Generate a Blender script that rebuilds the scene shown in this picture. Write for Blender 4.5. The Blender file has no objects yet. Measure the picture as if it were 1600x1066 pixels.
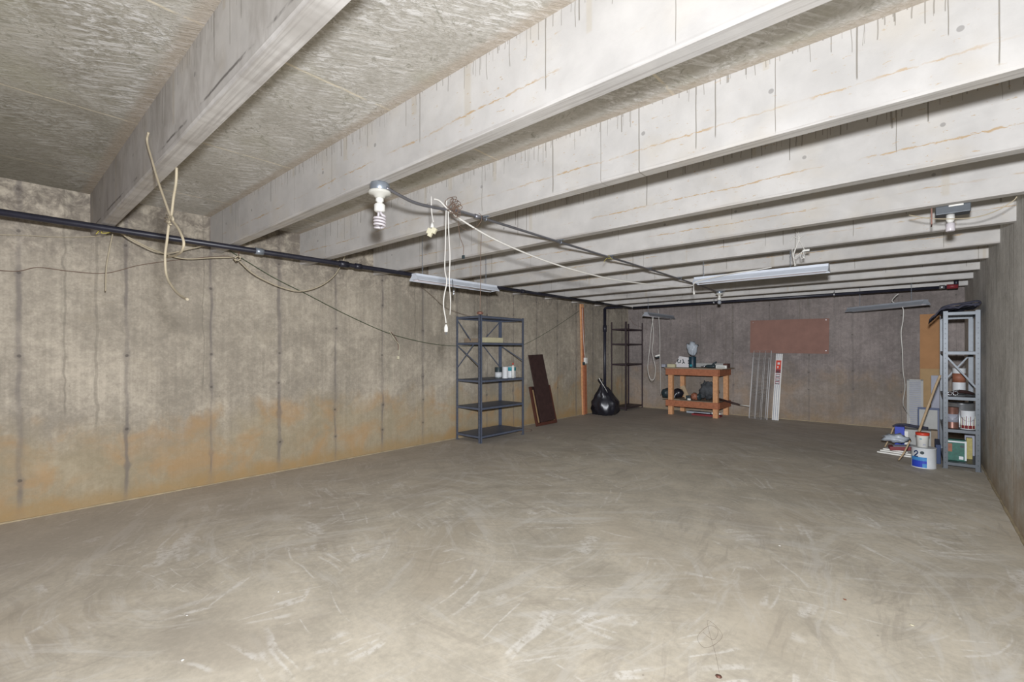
import bpy, bmesh, math, random
from mathutils import Vector, Matrix
random.seed(7)
S = bpy.context.scene
COL = S.collection
# ------------------------------------------------------------------ camera
F, PSI, CX, H, V0 = 723.47, 0.72, 5.188, 1.3, 549.0
cd = bpy.data.cameras.new('camera'); cam = bpy.data.objects.new('camera', cd); COL.objects.link(cam)
cam.location = (CX, 0, H); cam.rotation_euler = (math.pi/2, 0, PSI)
cd.sensor_width = 36; cd.lens = F*36/1600; cd.shift_y = 16/1600; cd.clip_start = .02
S.camera = cam
# ------------------------------------------------------------------ world, flash, exposure
w = bpy.data.worlds.new('world'); S.world = w; w.use_nodes = True
w.node_tree.nodes['Background'].inputs[0].default_value = (1.0, 0.86, 1.05, 1)
w.node_tree.nodes['Background'].inputs[1].default_value = 0.25  # added ambient fill, entering by the end left open behind the camera
ld = bpy.data.lights.new('camera_flash', 'SPOT'); ld.spot_size = math.radians(168); ld.spot_blend = .35; ld.energy = 134; ld.shadow_soft_size = .055; ld.color = (.96, .985, 1.04)
ld.use_nodes = True
nt = ld.node_tree; em = nt.nodes['Emission']; fo = nt.nodes.new('ShaderNodeLightFalloff')
fo.inputs['Strength'].default_value = 1.0; fo.inputs['Smooth'].default_value = 0.3
m1 = nt.nodes.new('ShaderNodeMath'); m1.operation = 'MULTIPLY_ADD'; m1.inputs[1].default_value = .94
m2 = nt.nodes.new('ShaderNodeMath'); m2.operation = 'MULTIPLY'; m2.inputs[1].default_value = .085
nt.links.new(fo.outputs['Linear'], m1.inputs[0]); nt.links.new(fo.outputs['Constant'], m2.inputs[0])
nt.links.new(m2.outputs[0], m1.inputs[2]); nt.links.new(m1.outputs[0], em.inputs['Strength'])
fl = bpy.data.objects.new('camera_flash', ld); fl.location = (5.2, .06, 1.54); fl.rotation_euler = (math.pi/2+.12, 0, PSI-.1); COL.objects.link(fl)
vs = S.view_settings; S.display_settings.display_device = 'sRGB'
vs.view_transform = 'Standard'; vs.look = 'None'; vs.gamma = 1; vs.use_curve_mapping = False; vs.exposure = 0.0
# ------------------------------------------------------------------ room sizes
W, D, ZB, ZC = 5.734, 10.112, 2.265, 2.609
YB = [0.584, 1.456, 2.324, 3.250, 4.130, 5.030, 5.940, 6.835, 7.715, 8.590, 9.465]
Y0 = -2.6
JX = 3.03
# ------------------------------------------------------------------ ray helpers (pixel + real plane -> point)
c_, s_ = math.cos(PSI), math.sin(PSI)
CAM = Vector((CX, 0, H))
def ray(u, v):
    a = (u-800)/F; b = -(v-V0)/F
    return Vector((-s_+a*c_, c_+a*s_, b))
def pl(u, v, ax, val):
    d = ray(u, v); t = (val-CAM['xyz'.index(ax)])/d['xyz'.index(ax)]
    return CAM+d*t
def pv(u, v, a, b):            # vertical plane through ground points a, b
    n = Vector((b[1]-a[1], a[0]-b[0], 0)); d = ray(u, v)
    t = (Vector((a[0], a[1], 0))-CAM).dot(n)/d.dot(n)
    return CAM+d*t
# ------------------------------------------------------------------ node helper
class NT:
    def __init__(s, name):
        s.m = bpy.data.materials.new(name); s.m.use_nodes = True
        s.t = s.m.node_tree; s.b = s.t.nodes['Principled BSDF']
    def put(s, sock, v):
        if isinstance(v, bpy.types.NodeSocket): s.t.links.new(v, sock)
        elif isinstance(v, (tuple, list)) and len(v) == 3 and sock.type == 'RGBA': sock.default_value = (*v, 1)
        else: sock.default_value = v
    def m_(s, op, a, b=0.0, c=0.0, clamp=False):
        n = s.t.nodes.new('ShaderNodeMath'); n.operation = op; n.use_clamp = clamp
        s.put(n.inputs[0], a); s.put(n.inputs[1], b); s.put(n.inputs[2], c); return n.outputs[0]
    def pos(s):
        n = s.t.nodes.new('ShaderNodeTexCoord'); return n.outputs['Object']
    def xyz(s, v):
        n = s.t.nodes.new('ShaderNodeSeparateXYZ'); s.put(n.inputs[0], v); return n.outputs
    def vec(s, x, y, z):
        n = s.t.nodes.new('ShaderNodeCombineXYZ')
        for i, k in enumerate((x, y, z)): s.put(n.inputs[i], k)
        return n.outputs[0]
    def scl(s, v, k):
        n = s.t.nodes.new('ShaderNodeVectorMath'); n.operation = 'MULTIPLY'; s.put(n.inputs[0], v); n.inputs[1].default_value = k; return n.outputs[0]
    def noise(s, v, sc=5, det=3, rough=.5, dist=0.0):
        n = s.t.nodes.new('ShaderNodeTexNoise'); s.put(n.inputs['Vector'], v)
        n.inputs['Scale'].default_value = sc; n.inputs['Detail'].default_value = det
        n.inputs['Roughness'].default_value = rough; n.inputs['Distortion'].default_value = dist; return n.outputs[0]
    def white(s, v):
        n = s.t.nodes.new('ShaderNodeTexWhiteNoise'); n.noise_dimensions = '3D'; s.put(n.inputs['Vector'], v); return n.outputs
    def vor(s, v, sc=5, out='Distance'):
        n = s.t.nodes.new('ShaderNodeTexVoronoi'); s.put(n.inputs['Vector'], v); n.inputs['Scale'].default_value = sc; return n.outputs[out]
    def ss(s, v, a, b):       # smoothstep: 0 at a, 1 at b
        n = s.t.nodes.new('ShaderNodeMapRange'); n.interpolation_type = 'SMOOTHSTEP'
        s.put(n.inputs[0], v)
        if a < b: s.put(n.inputs[1], a); s.put(n.inputs[2], b)
        else: s.put(n.inputs[1], b); s.put(n.inputs[2], a); n.inputs[3].default_value = 1; n.inputs[4].default_value = 0
        return n.outputs[0]
    def mix(s, f, a, b):
        n = s.t.nodes.new('ShaderNodeMix'); n.data_type = 'RGBA'
        s.put(n.inputs[0], f); s.put(n.inputs[6], a); s.put(n.inputs[7], b); return n.outputs[2]
    def mul(s, a, b): return s.m_('MULTIPLY', a, b)
    def add(s, a, b): return s.m_('ADD', a, b)
    def mx(s, a, b): return s.m_('MAXIMUM', a, b)
    def done(s, col, rough=.85, bump=None, bs=.2, bd=.01, metal=0, spec=.3, k=1.0):
        if k != 1.0: col = s.scl(col, (k*1.0, k*.99, k*.97))
        s.put(s.b.inputs['Base Color'], col); s.put(s.b.inputs['Roughness'], rough)
        s.b.inputs['Metallic'].default_value = metal; s.b.inputs['Specular IOR Level'].default_value = spec
        if bump is not None:
            n = s.t.nodes.new('ShaderNodeBump'); n.inputs['Strength'].default_value = bs; n.inputs['Distance'].default_value = bd
            s.put(n.inputs['Height'], bump); s.t.links.new(n.outputs[0], s.b.inputs['Normal'])
        return s.m
    def drips(s, x, depth, seed, cell, maxlen, wid, dens, wob=.3):
        """thin runs going down from a top edge: x along, depth = distance below the edge"""
        wx = s.add(x, s.mul(s.m_('SUBTRACT', s.noise(s.vec(s.mul(x, 9), s.mul(depth, 7), seed), 1, 1), .5), .02*wob))
        q = s.m_('DIVIDE', wx, cell); i = s.m_('FLOOR', q); fr = s.m_('SUBTRACT', q, i)
        r = s.white(s.vec(i, seed, .5)); r1 = r[0]; o = s.xyz(r[1])
        ctr = s.add(.2, s.mul(o[0], .6)); d = s.mul(s.m_('ABSOLUTE', s.m_('SUBTRACT', fr, ctr)), cell)
        ln = s.mul(s.m_('POWER', o[1], 1.5), maxlen)
        wd = s.mul(wid, s.add(.5, o[2]))
        a = s.ss(s.m_('DIVIDE', d, wd), 1.0, .4)
        b = s.ss(s.m_('DIVIDE', depth, s.add(ln, .001)), 1.0, .93)
        clump = s.noise(s.vec(x, seed, 3.1), 1.3, 1)
        e = s.m_('LESS_THAN', r1, s.mul(dens, s.ss(clump, .35, .62)))
        return s.mul(s.mul(a, b), e)
def plain(name, col, rough=.6, metal=0, var=.12, sc=14, bs=.0, spec=.4):
    n = NT(name); p = n.pos(); f = n.noise(p, sc, 4, .6)
    f2 = n.noise(p, sc*4, 2)
    k = n.add(n.mul(n.m_('SUBTRACT', f, .5), 1.6), .5)
    c = n.mix(k, tuple(max(0, q*(1-var)) for q in col), tuple(min(1, q*(1+var)) for q in col))
    return n.done(c, rough, f2 if bs else None, bs, .004, metal, spec)
# ------------------------------------------------------------------ concrete
def wall_mat(name, ax, off, sp, base, ochre, seed, damp=0.0, fine=1.0, jstr=1.0, oh=.62):
    n = NT(name); p = n.pos(); X = n.xyz(p); a = X[ax]; z = X[2]
    q = n.vec(a, z, seed)
    big = n.noise(q, 1.1, 4, .6); mid = n.noise(q, 5, 5, .65, .4); fin = n.noise(q, 60, 3, .6)
    streak = n.noise(n.vec(n.mul(a, 30), n.mul(z, .9), seed), 1, 4, .65)
    strk2 = n.noise(n.vec(n.mul(a, 7), n.mul(z, .45), seed+5), 1, 3, .6, .3)
    v = n.add(n.add(n.mul(big, .5), n.mul(mid, .35)), n.mul(streak, .24*fine))
    v = n.add(v, n.add(n.mul(n.m_('SUBTRACT', n.noise(q, 22, 4, .7, .3), .5), .38), n.mul(n.m_('SUBTRACT', fin, .5), .22)))
    lo = tuple(k*.62 for k in base); hi = tuple(min(1, k*1.32) for k in base)
    c = n.mix(n.ss(v, .36, .86), lo, hi)
    # grey green and pale patches
    c = n.mix(n.mul(n.ss(strk2, .52, .75), .35), c, (base[0]*.62, base[1]*.67, base[2]*.66))
    c = n.mix(n.mul(n.ss(mid, .56, .75), .35), c, tuple(min(1, k*1.3) for k in base))
    # ochre tide at the foot of the wall
    on = n.noise(n.vec(n.mul(a, 1.6), n.mul(z, .7), seed+2), 1.6, 4, .65)
    edge = n.add(z, n.mul(n.m_('SUBTRACT', on, .5), 1.0))
    o1 = n.ss(edge, oh+.32, oh-.2)
    o2 = n.mul(n.ss(edge, oh+.28, oh+.05), n.ss(n.noise(q, 2.6, 4, .6, .6), .42, .68))
    o3 = n.ss(n.add(z, n.mul(n.m_('SUBTRACT', on, .5), .3)), .19, .05)
    c = n.mix(n.mul(o1, .55*ochre), c, (.36, .29, .165))
    c = n.mix(n.mul(o2, .55*ochre), c, (.47, .28, .12))
    c = n.mix(n.mul(o3, .6*ochre), c, (.38, .25, .105))
    c = n.mix(n.mul(n.ss(n.noise(q, 3.3, 4, .7, 1.0), .55, .72), .5*1.0), c, n.mix(.5, (base[0]*.8, base[1]*.78, base[2]*.72), c))
    # vertical form joints with seeping tie holes
    wob = n.mul(n.m_('SUBTRACT', n.noise(n.vec(a, n.mul(z, 2.2), seed), 2, 3), .5), .045)
    t = n.m_('DIVIDE', n.m_('SUBTRACT', n.add(a, wob), off), sp)
    i = n.m_('ROUND', t); d = n.mul(n.m_('ABSOLUTE', n.m_('SUBTRACT', t, i)), sp)
    rj = n.white(n.vec(i, seed, 2)); ro = n.xyz(rj[1])
    tz = n.m_('DIVIDE', n.add(z, n.mul(ro[0], .06)), .32); ti = n.m_('ROUND', tz)
    dz = n.mul(n.m_('ABSOLUTE', n.m_('SUBTRACT', tz, ti)), .32)
    rt = n.white(n.vec(i, ti, seed))[0]
    g = n.mul(n.ss(dz, .05, .0), n.m_('GREATER_THAN', rt, .35))
    wj = n.add(n.add(.005, n.mul(ro[1], .010)), n.mul(g, .012))
    wj = n.mul(wj, n.add(.55, n.noise(n.vec(i, n.mul(z, 4), seed), 2, 3)))
    j = n.ss(n.m_('DIVIDE', d, wj), 1.7, .35)
    j = n.mul(j, n.ss(n.add(z, n.mul(ro[2], .3)), .12, .32)) if ax == 1 else j
    j = n.mul(j, n.add(.45, n.mul(n.ss(n.noise(n.vec(i, n.mul(z, 1.1), seed+3), 2, 3), .38, .6), .55)))
    c = n.mix(n.mul(j, .62*jstr), c, (.165, .145, .137))
    halo = n.mul(n.ss(d, .055, .0), n.noise(q, 3, 2))
    c = n.mix(n.mul(halo, .30*jstr), c, (.22, .20, .18))
    tie = n.m_('SQRT', n.add(n.m_('POWER', d, 2), n.m_('POWER', dz, 2)))
    tie = n.mul(n.ss(tie, .016, .009), n.m_('GREATER_THAN', rt, .5))
    c = n.mix(n.mul(tie, .6*jstr), c, (.07, .06, .055))
    # dark pits
    pit = n.mul(n.ss(n.vor(q, 14), .07, .03), n.ss(n.noise(q, 4, 1), .5, .6))
    c = n.mix(n.mul(pit, .6), c, (.14, .11, .08))
    # mottled damp near the top
    if damp:
        dm = n.mul(n.ss(n.add(z, n.mul(n.m_('SUBTRACT', mid, .5), .9)), 1.75, 2.55), damp)
        dm = n.mul(dm, n.ss(n.noise(q, 9, 5, .75, .5), .35, .62))
        c = n.mix(dm, c, (.12, .10, .085))
        run = n.drips(a, n.m_('SUBTRACT', ZC, z), seed+9, .19, 2.3, .012, .75, 2.5)
        c = n.mix(n.mul(run, .38), c, (.17, .15, .12))
    bump = n.add(n.mul(fin, .5), n.add(streak, n.mul(j, -1.2)))
    return n.done(c, .9, bump, .35, .006, k=.84)
def beam_mat(name, seed, orange=True, base=(.60, .585, .56), stain=0.0):
    n = NT(name); p = n.pos(); X = n.xyz(p); x, y, z = X[0], X[1], X[2]
    q = n.vec(x, z, seed)
    big = n.noise(q, 1.7, 3, .5); fin = n.noise(n.vec(x, y, z), 45, 3, .6); mid = n.noise(p, 6, 4, .6, .3)
    v = n.add(n.mul(big, .55), n.mul(mid, .45))
    c = n.mix(n.ss(v, .3, .7), tuple(k*.86 for k in base), tuple(min(1, k*1.1) for k in base))
    warm = n.ss(n.noise(q, 2.4, 3, .6), .5, .72)
    c = n.mix(n.mul(warm, .35), c, (base[0]*1.0, base[1]*.93, base[2]*.80))
    if stain:
        st = n.noise(n.vec(n.mul(x, 2), n.mul(z, 1), seed+4), 2.2, 4, .65, .5)
        c = n.mix(n.mul(n.ss(st, .4, .7), stain), c, (.30, .27, .235))
        c = n.mix(n.mul(n.ss(x, 3.0, .2), stain), c, (.30, .27, .25))
    if stain > .3:
        eb = n.m_('ABSOLUTE', n.m_('SUBTRACT', z, n.add(ZB+.045, n.mul(n.m_('SUBTRACT', n.noise(n.vec(n.mul(x, 3), seed, 4), 1, 4, .6), .5), .03))))
        ck = n.mul(n.ss(eb, .009, .002), n.ss(n.noise(n.vec(n.mul(x, 3), n.mul(z, 8), 6), 1, 4, .7), .42, .56))
        c = n.mix(n.mul(ck, .8), c, (.12, .105, .095))
        sp_ = n.mul(n.ss(n.vor(p, 4), .14, .05), n.ss(n.noise(p, 2.2, 2), .5, .58))
        c = n.mix(n.mul(sp_, .6), c, (.45, .28, .14))
    dep = n.m_('SUBTRACT', ZC, z)
    a1 = n.mx(n.drips(x, dep, seed, .036, .12, .0022, 1.4, .8), n.drips(x, dep, seed+21, .05, .09, .0026, 1.3, 1.2))
    a2 = n.drips(x, dep, seed+3.3, .13, .42, .0032, .75)
    a3 = n.drips(x, dep, seed+7.7, .55, .36, .006, .8, .8)
    dr = n.mx(n.mx(n.mul(a1, .6), n.mul(a2, .75)), n.mul(a3, .6))
    soft = n.drips(x, dep, seed+5.1, .35, .5, .022, .7)
    c = n.mix(n.mul(soft, .28), c, (.50, .42, .28))
    c = n.mix(dr, c, (.20, .18, .145))
    if orange:
        zl = n.add(ZB+.115, n.mul(n.m_('SUBTRACT', n.noise(n.vec(x, seed, 0), 1.1, 5, .65), .5), .06))
        zl = n.add(zl, n.mul(n.m_('SUBTRACT', n.noise(n.vec(n.mul(x, 22), seed, 2), 1, 4, .7), .5), .022))
        th = n.mul(.009, n.ss(n.noise(n.vec(n.mul(x, 16), n.mul(z, 60), 1), 1, 4, .7), .35, .75))
        li = n.ss(n.m_('DIVIDE', n.m_('ABSOLUTE', n.m_('SUBTRACT', z, zl)), th), 1.6, .5)
        pat = n.ss(n.noise(n.vec(n.mul(x, 1.8), seed, 6), 1, 4, .7), .42, .58)
        c = n.mix(n.mul(n.mul(li, pat), .8), c, (.50, .34, .17))
    t = n.m_('DIVIDE', n.add(x, seed*.37), .61); i = n.m_('ROUND', t); d = n.mul(n.m_('SUBTRACT', t, i), .61)
    dz = n.m_('SUBTRACT', z, ZB+.20)
    rr = n.m_('SQRT', n.add(n.m_('POWER', d, 2), n.m_('POWER', dz, 2)))
    hole = n.mul(n.ss(rr, .0125, .0095), n.m_('GREATER_THAN', n.white(n.vec(i, seed, 8))[0], .35))
    c = n.mix(n.mul(hole, .6), c, (.24, .23, .22))
    grain = n.noise(n.vec(n.mul(x, .8), n.mul(y, 30), n.mul(z, 30)), 2, 4, .6)
    edge = n.ss(z, ZB+.022, ZB+.004)
    c = n.mix(n.mul(n.mul(edge, n.ss(grain, .45, .65)), .4), c, (.27, .24, .22))
    return n.done(c, .85, n.add(n.mul(fin, .5), n.mul(grain, .3)), .25, .004, k=.85)
def ceil_mat():
    n = NT('slab_underside_concrete'); p = n.pos(); X = n.xyz(p); x, y = X[0], X[1]
    big = n.noise(p, 1.1, 4, .6, .3); med = n.noise(p, 4, 4, .6, .4)
    ca, sa = .55, .83
    wob = n.mul(n.m_('SUBTRACT', n.noise(p, 3, 2), .5), .5)
    a = n.add(n.add(n.mul(x, ca), n.mul(y, sa)), wob); b = n.m_('SUBTRACT', n.mul(y, ca), n.mul(x, sa))
    st1 = n.noise(n.vec(n.mul(a, 14), n.mul(b, 46), 0), 1, 4, .75, .5)
    st2 = n.noise(n.vec(n.mul(a, 30), n.mul(b, 16), 5), 1, 5, .8, .6)
    fin = n.noise(p, 45, 4, .7)
    c = n.mix(n.ss(n.add(n.mul(big, .6), n.mul(med, .4)), .38, .62), (.33, .305, .25), (.50, .475, .415))
    c = n.mix(n.mul(n.ss(fin, .42, .62), .4), c, (.66, .64, .60))
    c = n.mix(n.mul(n.ss(n.add(y, n.mul(big, .4)), .95, 1.25), .28), c, (.70, .68, .65))
    pale = n.ss(n.noise(n.vec(x, y, 3), 1.6, 4, .65, .4), .42, .56)
    c = n.mix(n.mul(n.mul(n.ss(st1, .48, .60), pale), .75), c, (.82, .81, .79))
    c = n.mix(n.mul(n.mul(n.ss(st2, .52, .62), n.ss(med, .35, .6)), .6), c, (.235, .225, .175))
    c = n.mix(n.mul(n.ss(n.noise(p, 2.1, 3, .5), .52, .7), .35), c, (.40, .385, .27))
    # sheet joints: pale mineral lines across the bays
    t = n.m_('DIVIDE', n.add(n.m_('SUBTRACT', x, JX), n.mul(n.m_('SUBTRACT', n.noise(p, 6, 3), .5), .02)), 1.22)
    d = n.m_('ABSOLUTE', n.m_('SUBTRACT', t, n.m_('ROUND', t)))
    li = n.mul(n.ss(d, .010, .002), n.ss(n.noise(p, 9, 4, .7), .38, .5))
    c = n.mix(n.mul(li, .75), c, (.80, .72, .56))
    # mould toward the left wall in the nearest bay
    mo = n.mul(n.ss(n.add(y, n.mul(big, .6)), 1.25, .5), n.ss(n.add(x, n.mul(big, 1.2)), 3.6, .8))
    c = n.mix(n.mul(mo, .60), c, (.13, .12, .09))
    c = n.mix(n.mul(n.mul(mo, n.ss(st1, .42, .62)), .35), c, (.45, .44, .38))
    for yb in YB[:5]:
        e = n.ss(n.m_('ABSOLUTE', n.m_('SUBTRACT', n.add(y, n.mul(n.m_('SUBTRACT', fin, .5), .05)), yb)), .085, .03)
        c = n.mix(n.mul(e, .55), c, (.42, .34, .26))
    return n.done(c, .9, n.add(st1, n.mul(fin, .6)), .5, .010, k=.86)
def floor_mat():
    n = NT('troweled_floor_concrete'); p = n.pos(); X = n.xyz(p); x, y = X[0], X[1]
    base = (.68, .62, .51)
    sw = n.noise(p, .5, 4, .6, .6); mid = n.noise(p, 2.6, 5, .65, .7); fin = n.noise(p, 30, 5, .7)
    c = n.mix(n.ss(n.add(n.add(n.mul(sw, .35), n.mul(mid, .4)), n.mul(fin, .3)), .40, .66), tuple(k*.78 for k in base), tuple(k*1.12 for k in base))
    c = n.mix(n.mul(n.ss(n.noise(p, .8, 3, .5, .4), .5, .66), .45), c, (.56, .485, .375))
    c = n.mix(n.mul(n.ss(n.noise(n.vec(x, y, 6), 1.1, 4, .6, .5), .54, .68), .35), c, (.44, .385, .32))
    # trowel sweeps: fans of arcs around scattered swing centres
    sweep = None
    for k, (ax_, ay_, sx_, sy_, sc_) in enumerate(((2.1, 1.2, 0, 0, 1.1), (4.6, 3.2, 3, 1, .9), (1.4, 4.6, 7, 2, 1.0), (5.6, .2, 11, 5, 1.1), (3.4, 6.6, 13, 9, .8), (.2, 2.6, 17, 4, .9))):
        dx = n.m_('SUBTRACT', x, ax_); dy = n.m_('SUBTRACT', y, ay_)
        rr = n.m_('SQRT', n.add(n.m_('POWER', dx, 2), n.m_('POWER', dy, 2)))
        rr = n.add(rr, n.mul(n.m_('SUBTRACT', n.noise(n.vec(x, y, k), 1.2, 2), .5), .25))
        an = n.m_('ARCTAN2', dy, dx)
        f = n.noise(n.vec(n.mul(rr, 9), n.mul(n.mul(an, rr), .9), k*3.3), 1, 5, .72, .15)
        msk = n.ss(n.noise(n.vec(n.add(x, sx_), n.add(y, sy_), k), .75, 1), .47, .56)
        c = n.mix(n.mul(n.mul(n.ss(f, .54, .64), msk), .34), c, (.80, .775, .72))
        c = n.mix(n.mul(n.mul(n.ss(f, .45, .35), msk), .32), c, (.40, .35, .29))
        # crisp pale scratches lying on the arcs
        g = n.noise(n.vec(n.mul(rr, 5.5), n.mul(n.mul(an, rr), .35), k+40), 1, 2, .4)
        l = n.ss(n.m_('ABSOLUTE', n.m_('SUBTRACT', g, .5)), .022, .003)
        m2 = n.mul(n.ss(n.noise(n.vec(n.add(x, k*5), y, 3), 1.9, 3, .6), .585, .65), n.ss(fin, .36, .54))
        c = n.mix(n.mul(n.mul(l, m2), .5), c, (.95, .93, .89))
    # whitish scuffs
    sc = n.mul(n.ss(n.noise(n.vec(n.mul(n.add(x, n.mul(y, -.6)), 2.2), n.mul(n.add(y, n.mul(x, .6)), .8), 2), 1.6, 5, .7, .6), .63, .70), n.ss(fin, .4, .6))
    c = n.mix(n.mul(sc, .3), c, (.93, .91, .87))
    sp = n.mul(n.ss(n.vor(p, 3.5), .035, .018), n.ss(n.noise(p, 2, 1), .54, .6))
    c = n.mix(n.mul(sp, .7), c, (.92, .86, .78))
    sp2 = n.mul(n.ss(n.vor(n.scl(p, (1.3, 1.1, 1)), 6), .05, .02), n.ss(n.noise(p, 2.7, 1), .5, .58))
    c = n.mix(n.mul(sp2, .5), c, (.22, .18, .15))
    # browner and darker toward the far end and along the left wall
    c = n.mix(n.mul(n.ss(n.add(y, n.mul(n.m_('SUBTRACT', sw, .5), 2.0)), 5.2, 8.8), .30), c, (.36, .315, .31))
    c = n.mix(n.mul(n.ss(n.add(x, n.mul(n.m_('SUBTRACT', sw, .5), 1.6)), 2.2, .2), .5), c, (.38, .325, .285))
    return n.done(c, n.add(.55, n.mul(mid, .3)), n.add(n.mul(fin, .4), mid), .22, .006, k=.86)
M = {}
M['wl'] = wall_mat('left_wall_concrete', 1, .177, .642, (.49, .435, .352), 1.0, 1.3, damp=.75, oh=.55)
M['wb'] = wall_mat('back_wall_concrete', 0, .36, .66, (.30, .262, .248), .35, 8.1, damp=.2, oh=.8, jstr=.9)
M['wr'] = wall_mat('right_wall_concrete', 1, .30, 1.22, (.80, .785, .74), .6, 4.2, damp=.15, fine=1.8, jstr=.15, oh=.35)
M['floor'] = floor_mat(); M['ceil'] = ceil_mat()
M['black'] = plain('black_iron', (.018, .018, .028), .4, 0, .3, spec=.5)
M['steelblue'] = plain('blue_grey_shelf_paint', (.105, .122, .165), .45, .2, .18)
M['galv'] = plain('galvanized_steel', (.33, .37, .42), .35, .6, .15)
M['greysteel'] = plain('grey_enamel_steel', (.088, .098, .108), .4, .3, .15)
M['conduit'] = plain('conduit_metal', (.23, .23, .25), .4, .7, .12)
M['white'] = plain('white_plastic', (.74, .73, .68), .45, 0, .05)
M['cream'] = plain('cream_plastic', (.66, .62, .45), .5, 0, .06)
M['porc'] = plain('glazed_white_porcelain', (.60, .59, .53), .25, 0, .04)
M['tube'] = plain('fluorescent_glass', (.62, .58, .60), .25, 0, .03)
M['lampwhite'] = plain('white_enamel_reflector', (.62, .66, .72), .4, 0, .05)
M['lampgrey'] = plain('dusty_grey_reflector', (.30, .32, .35), .5, 0, .1)
M['brownrack'] = plain('dark_brown_steel', (.055, .038, .042), .5, .2, .25)
M['pine'] = plain('pine_lumber', (.56, .29, .14), .7, 0, .3, 22)
M['pine2'] = plain('reddish_apron_lumber', (.34, .125, .06), .7, 0, .3, 22)
M['darkwood'] = plain('dark_stained_wood', (.045, .024, .022), .45, 0, .4)
M['redwood'] = plain('red_brown_frame_wood', (.085, .03, .02), .5, 0, .3)
M['hard'] = plain('brown_hardboard', (.235, .128, .10), .8, 0, .15, 5)
M['cork'] = plain('cardboard_brown', (.36, .19, .085), .85, 0, .12, 6)
M['card'] = plain('pale_cardboard', (.36, .24, .12), .85, 0, .12, 6)
M['bag'] = plain('black_plastic_film', (.012, .012, .018), .36, 0, .3, spec=.7)
M['twine'] = plain('tan_cable_jacket', (.43, .37, .26), .7, 0, .15)
M['wire'] = plain('brown_old_wire', (.16, .105, .075), .7, 0, .2)
M['green'] = plain('green_wire', (.05, .085, .045), .6, 0, .2)
M['cordwhite'] = plain('white_cord', (.66, .64, .59), .5, 0, .05)
M['foam'] = plain('yellowed_foam', (.50, .46, .30), .9, 0, .1)
M['tan'] = plain('dull_tan_paper', (.27, .21, .15), .9, 0, .15)
M['teal'] = plain('teal_label', (.02, .25, .30), .5, 0, .1)
M['labelwhite'] = plain('white_label', (.60, .62, .63), .5, 0, .08)
M['darkcan'] = plain('dark_can_label', (.03, .045, .05), .4, 0, .3)
M['red'] = plain('red_plastic', (.55, .045, .02), .45, 0, .1)
M['maroon'] = plain('maroon_plastic', (.20, .025, .03), .5, 0, .2)
M['blue'] = plain('blue_label', (.02, .05, .42), .5, 0, .15)
M['lblue'] = plain('sky_blue_label', (.05, .22, .48), .5, 0, .2, 30)
M['navy'] = plain('navy_ink', (.01, .03, .10), .5)
M['gcan'] = plain('green_label', (.02, .11, .08), .5, 0, .4, 30)
M['copper'] = plain('copper_brown_tin', (.20, .10, .075), .4, .4, .2)
M['tin'] = plain('bare_tin', (.42, .43, .44), .3, .8, .12)
M['cloth'] = plain('dark_blue_grey_cloth', (.045, .045, .065), .9, 0, .5, 9)
M['stick'] = plain('pale_wood_stick', (.42, .31, .19), .7, 0, .2)
M['clear'] = plain('cloudy_plastic_film', (.42, .46, .50), .3, 0, .2)
M['yellow'] = plain('yellow_label', (.36, .30, .09), .5, 0, .3, 30)
M['tealdark'] = plain('dark_teal_label', (.010, .034, .052), .45, 0, .2)
M['greyp'] = plain('grey_panel', (.30, .31, .36), .6, 0, .12)
M['paper'] = plain('printed_paper', (.62, .60, .60), .7, 0, .06)
M['ventw'] = plain('off_white_louver_paint', (.36, .36, .34), .6, 0, .1)
M['wirewhite'] = plain('vinyl_coated_wire', (.58, .57, .56), .5, 0, .05)
M['tarpcloth'] = plain('grey_green_rag', (.065, .07, .075), .9, 0, .4, 12)  # own dark grey of the bundled tarp
M['orange'] = plain('rusty_orange_paint', (.27, .105, .06), .6, 0, .3, 30)
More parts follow.
